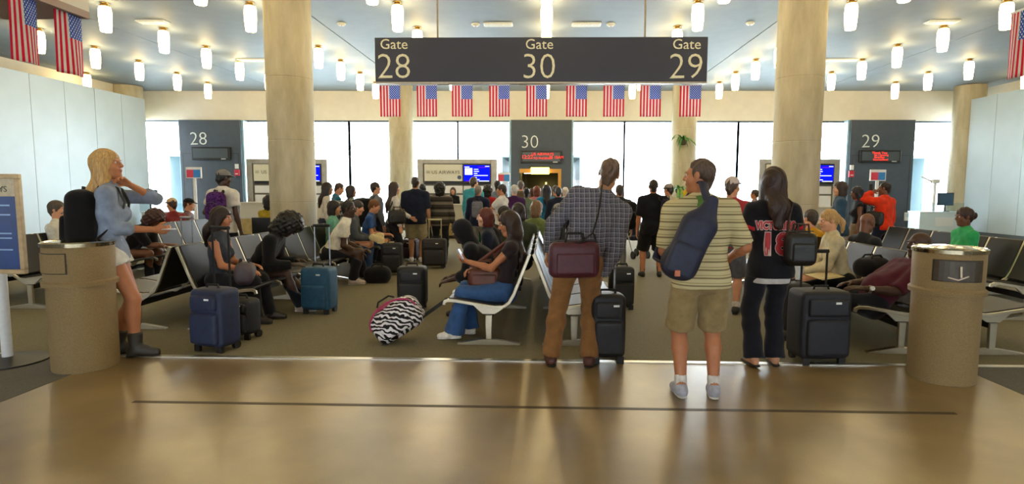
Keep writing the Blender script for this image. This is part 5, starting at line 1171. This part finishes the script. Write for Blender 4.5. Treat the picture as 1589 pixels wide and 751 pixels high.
stand('whitecap','man in cap and cream t-shirt beside far column',1038,320,11.3,20,H=1.62,head=(20,5,0),sk='tan',hair=('cap','2a2018','8a8078'),top=sh('c4b898','short',e=.024),bot=tr('3a3a40'))
stand('redcap','person in red shirt and pale cap behind the striped polo man',1134,330,7.1,-20,H=1.66,head=(-30,0,0),sk='light',hair=('cap','4a3a30','b8a8a0'),res=1,top=sh('9a3038','short'),bot=dict(m=cloth('5a5a60'),kind='shorts',len=1.0),socks=('c0bcb4',.2),shoe='0e0e10')
stand('edgeface','person with brown hair left of the jersey woman',1171,305,16.0,60,H=1.52,sk='tan',hair=('short','3a2a22'),top=sh('8a6a5a'),bot=tr('20242e'))
stand('denim','brown haired woman in denim jacket and jeans on the right',1303,325,9.9,70,H=1.65,g=1.05,head=(10,0,0),fem=True,sk='light',hair=('bob','2f201a'),res=1,face=True,top=sh('2c4458','long',e=.032,hem=.1,name='jacket',under=cloth('c8c4c0')),bot=tr('3f5f88'),collar=cloth('4a6f94'))
stand('sleeveless','dark haired woman in black sleeveless top and khaki skirt',1331,325,10.9,75,H=1.58,head=(0,10,0),fem=True,sk='brown',hair=('long','14101a'),res=1,top=sh('14151f','none'),bot=dict(m=cloth('7a6a58'),kind='skirt',len=1.0))
shoulder_bag('sleeveless','black shoulder bag beside the sleeveless woman',mat('bag_black','121114'),(-.05,-.28,1.02),(.3,.16,.28),60,[(.05,-.12,1.3),(.06,0,1.38)],res=.022,name='handbag')
stand('orange','man in bright orange sweater holding a phone to his ear',1371,330,10.8,28,H=1.66,g=1.12,head=(25,0,0),sk='brown',hair=('crop','201410'),res=1,top=sh('d2320f','long',e=.03,hem=.06,name='sweater'),bot=tr('1a2034'),hL=(-.12,.16,1.50),poleL=(-1,.5,-.6),curl=.7,nL=(1,0,.2))
q=wpt('orange',PEOPLE['orange']['Wr']['L']+V(.0,.03,.09)); t=empty('mobile_phone',q,R(20),'dark phone at the ear of man in orange sweater','phone'); box('case',m_black,-.006,.006,-.035,.035,-.07,.07,t,bevel=.003); box('screen',mat('dull_screen','2b4a5e'),.006,.007,-.03,.03,-.06,.06,t)
# ------------------------------------------------------------------ luggage on the floor
lug=lambda c:mat('luggage_'+c,c,.6,0,.2,18,.2,120)
def gl(px,py): p=ground(px,py); return p.x,p.y
x,y=gl(326,548); suitcase(x,y+.12,-15,'navy suitcase with tall black handle near left bench',lug('1a2644'),.36,.26,.54,.56,handle=m_strap)
x,y=gl(372,528); suitcase(x,y+.1,-15,'small black suitcase tucked behind navy suitcase',lug('13161c'),.28,.2,.36,0)
x,y=gl(492,488); suitcase(x,y+.1,-6,'teal blue suitcase with grey pull handle',lug('12425c'),.37,.27,.52,.5,pockets=1)
x,y=gl(638,482); suitcase(x,y+.1,2,'black upright suitcase behind the zebra bag',lug('121319'),.36,.24,.50,.0)
x,y=gl(673,417); suitcase(x,y+.1,2,'dark brown suitcase with pale twin handle tubes in aisle',lug('1c181a'),.46,.28,.52,.36,handle=mat('handle_pale','b8b48c',.4,.6))
x,y=gl(607,428); suitcase(x,y+.1,5,'black suitcase behind the white shirted man',lug('121319'),.36,.26,.52,.0)
x,y=gl(632,405); suitcase(x,y+.1,-10,'dark purple suitcase beside man in khaki shorts',lug('2c1a2c'),.44,.3,.4,0)
x,y=gl(943,566); suitcase(x,y+.12,4,'black suitcase at the feet of the plaid shirted man',lug('0f1118'),.30,.24,.56,.22,handle=m_tel)
x,y=gl(965,482); suitcase(x,y+.1,8,'second black suitcase behind plaid man\'s suitcase',lug('131519'),.30,.22,.50,0)
x,y=gl(1279,568); suitcase(x,y+.15,5,'large black suitcase beside the woman in jersey',lug('12151e'),.45,.3,.60,.33,handle=m_strap)
x,y=gl(1235,522); suitcase(x,y+.1,10,'black bag standing behind large black suitcase',lug('101116'),.3,.24,.5,.35,handle=m_strap)
x,y=gl(607,384); suitcase(x,y+.1,-5,'black wheeled bag pulled by long brown haired woman',lug('14161d'),.36,.26,.5,.36,handle=m_strap)
x,y=gl(283,440); suitcase(x,y+.1,0,'dark suitcase with shiny handle tubes on far left aisle',lug('15161a'),.34,.24,.5,.5,handle=m_tel)
# zebra rolling duffel, lying tilted
ZB=zebra('zebra_print'); p=ground(628,537); T=empty('zebra_bag',(p.x,p.y+.15,0),0,'zebra print rolling bag with pink trim beside the centre bench','bag'); T.rotation_euler=(0,R(-32),R(4)); T.location.z=.07
# local: long axis x, wheels at -x end
F=Fld().rbox((.0,0,.19),V(.25,.15,.15),.09,None,.03,bulge=.02); F.ell((.02,0,.27),(.22,.14,.11),None,.05); np_mesh('shell',[F.mesh(.013)],[ZB],T)
F=Fld().rbox((.0,-.155,.17),V(.16,.03,.09),.028,None,.01); np_mesh('side_pocket',[F.mesh(.011)],[ZB],T)
pk=mat('pink_trim','a02a5a',.5); pts=[(.25*math.cos(a),-.10,.23+.165*math.sin(a)) for a in [math.pi*i/16 for i in range(17)]]; MB().tube(pts,.012,6).build('pink_piping',pk,T,smooth=True)
F=Fld().ell((-.02,-.0,.355),(.12,.09,.03),None,.02); np_mesh('pink_pocket',[F.mesh(.012)],[pk],T)
for sg in (-1,1):
    MB().tube([(-.23,sg*.12-.02,.03),(-.23,sg*.12+.02,.03)],.045,14).build('wheel',m_rub,T,smooth=True); MB().tube([(.2,sg*.07,.08),(.50,sg*.07,.10)],.011,8).build('telescopic_tube',m_strap,T,smooth=True)
MB().tube([(.50,-.085,.10),(.50,.085,.10)],.017,8).build('grip',m_strap,T,smooth=True)
MB().tube([(-.1,-.03,.40),(-.06,-.03,.44),(.06,-.03,.44),(.1,-.03,.40)],.01,6).build('carry_handle',m_strap,T,smooth=True)
# soft bags
def softbag(px,py,dims,yaw,label,m,name='duffel_bag',cat='bag',z=0,Y=None):
    p=ground(px,py) if Y is None else at(px,py,Y); T=empty(name,(p.x,p.y+dims[1]/2,p.z if Y else z),R(yaw),label,cat); w,d,h=dims
    F=Fld().rbox((0,0,h/2),V(w/2,d/2,h/2),min(d,h)*.42,None,.03,bulge=.02); F.ell((w*.1,0,h*.75),(w*.3,d*.35,h*.3),None,.05); np_mesh('bag_body',[F.mesh(.016,[(V(0,0,.002),V(0,0,-1))])],[m],T)
    for sg in (-1,1): MB().tube([(-w*.25,sg*d*.25,h*.9),(-w*.15,sg*d*.2,h*1.18),(w*.15,sg*d*.2,h*1.18),(w*.25,sg*d*.25,h*.9)],.011,6).build('carry_handle',m_strap,T,smooth=True)
    MB().tube([(-w*.4,0,h*.98),(0,0,h*1.06),(w*.4,0,h*.98)],.006,5).build('zip',m_zip,T); return T
softbag(582,441,(.42,.3,.26),10,'black soft bag on floor at white shirted man\'s feet',blk)
softbag(374,443,(.3,.2,.24),-70,'grey-purple handbag on the lap of woman in tank top',mat('tote_grey','4c4248',.5,0,.15,12,.2,60),'tote_bag',Y=6.15)
softbag(1362,432,(.36,.24,.2),20,'black bag lying on the seat beside man in maroon',blk,Y=6.1)
softbag(750,396,(.4,.3,.42),0,'green bag on the floor before person in navy sweater',cloth('12503c'),Y=12.6) if False else None
p=at(735,385,12.9); T=empty('green_bag',(p.x,12.9,0),0,'green shopping bag hanging beside person in navy sweater','bag'); F=Fld().rbox((0,0,.42),V(.22,.12,.28),.08,None,.04,bulge=.03); np_mesh('bag_body',[F.mesh(.02)],[cloth('12503c')],T)
F=Fld().rbox((0,0,.08),V(.2,.13,.08),.04,None,.02); np_mesh('bag_base',[F.mesh(.02)],[cloth('12503c')],T)
for sg in (-1,1): MB().tube([(-.1,sg*.05,.68),(-.06,sg*.04,.82),(.06,sg*.04,.82),(.1,sg*.05,.68)],.01,6).build('carry_handle',m_strap,T)
# paper cup held on chair near jersey woman
p=at(1240,418,5.6); T=empty('paper_cup',(p.x,5.6,p.z-.1),0,'pale paper cup right of jersey woman','cup'); MB().lathe([(.03,0),(.045,.13)],20).build('cup_body',m_white,T,smooth=True); MB().lathe([(.048,.13),(.048,.14),(.03,.15)],20).build('lid',m_vent,T,smooth=True)
# folded stroller beyond the man in black shorts
p=ground(985,400); T=empty('folding_stroller',(p.x,p.y,0),R(20),'folded dark stroller on wheels left of black shorts man','stroller')
for sg in (-1,1):
    MB().tube([(sg*.18,-.25,.1),(sg*.2,.0,.55),(sg*.2,.2,.95),(sg*.2,.28,1.0)],.014,8).build('frame_tube',m_tel,T,smooth=True); MB().tube([(sg*.2,.25,.1),(sg*.2,.0,.55)],.014,8).build('frame_tube',m_tel,T,smooth=True)
    for yy in (-.25,.25): MB().tube([(sg*.18-.02,yy,.09),(sg*.18+.02,yy,.09)],.09,16).build('wheel',m_rub,T,smooth=True)
MB().strip([(0,0),(0,0)],0,0,.01) if False else None
F=Fld().rbox((0,.02,.45),V(.17,.14,.05),.04,None,.02); F.rbox((0,.14,.66),V(.17,.04,.2),.035,None,.03); np_mesh('seat_sling',[F.mesh(.018)],[navy],T)
MB().tube([(-.2,.28,1.0),(.2,.28,1.0)],.018,8).build('push_bar',m_strap,T)
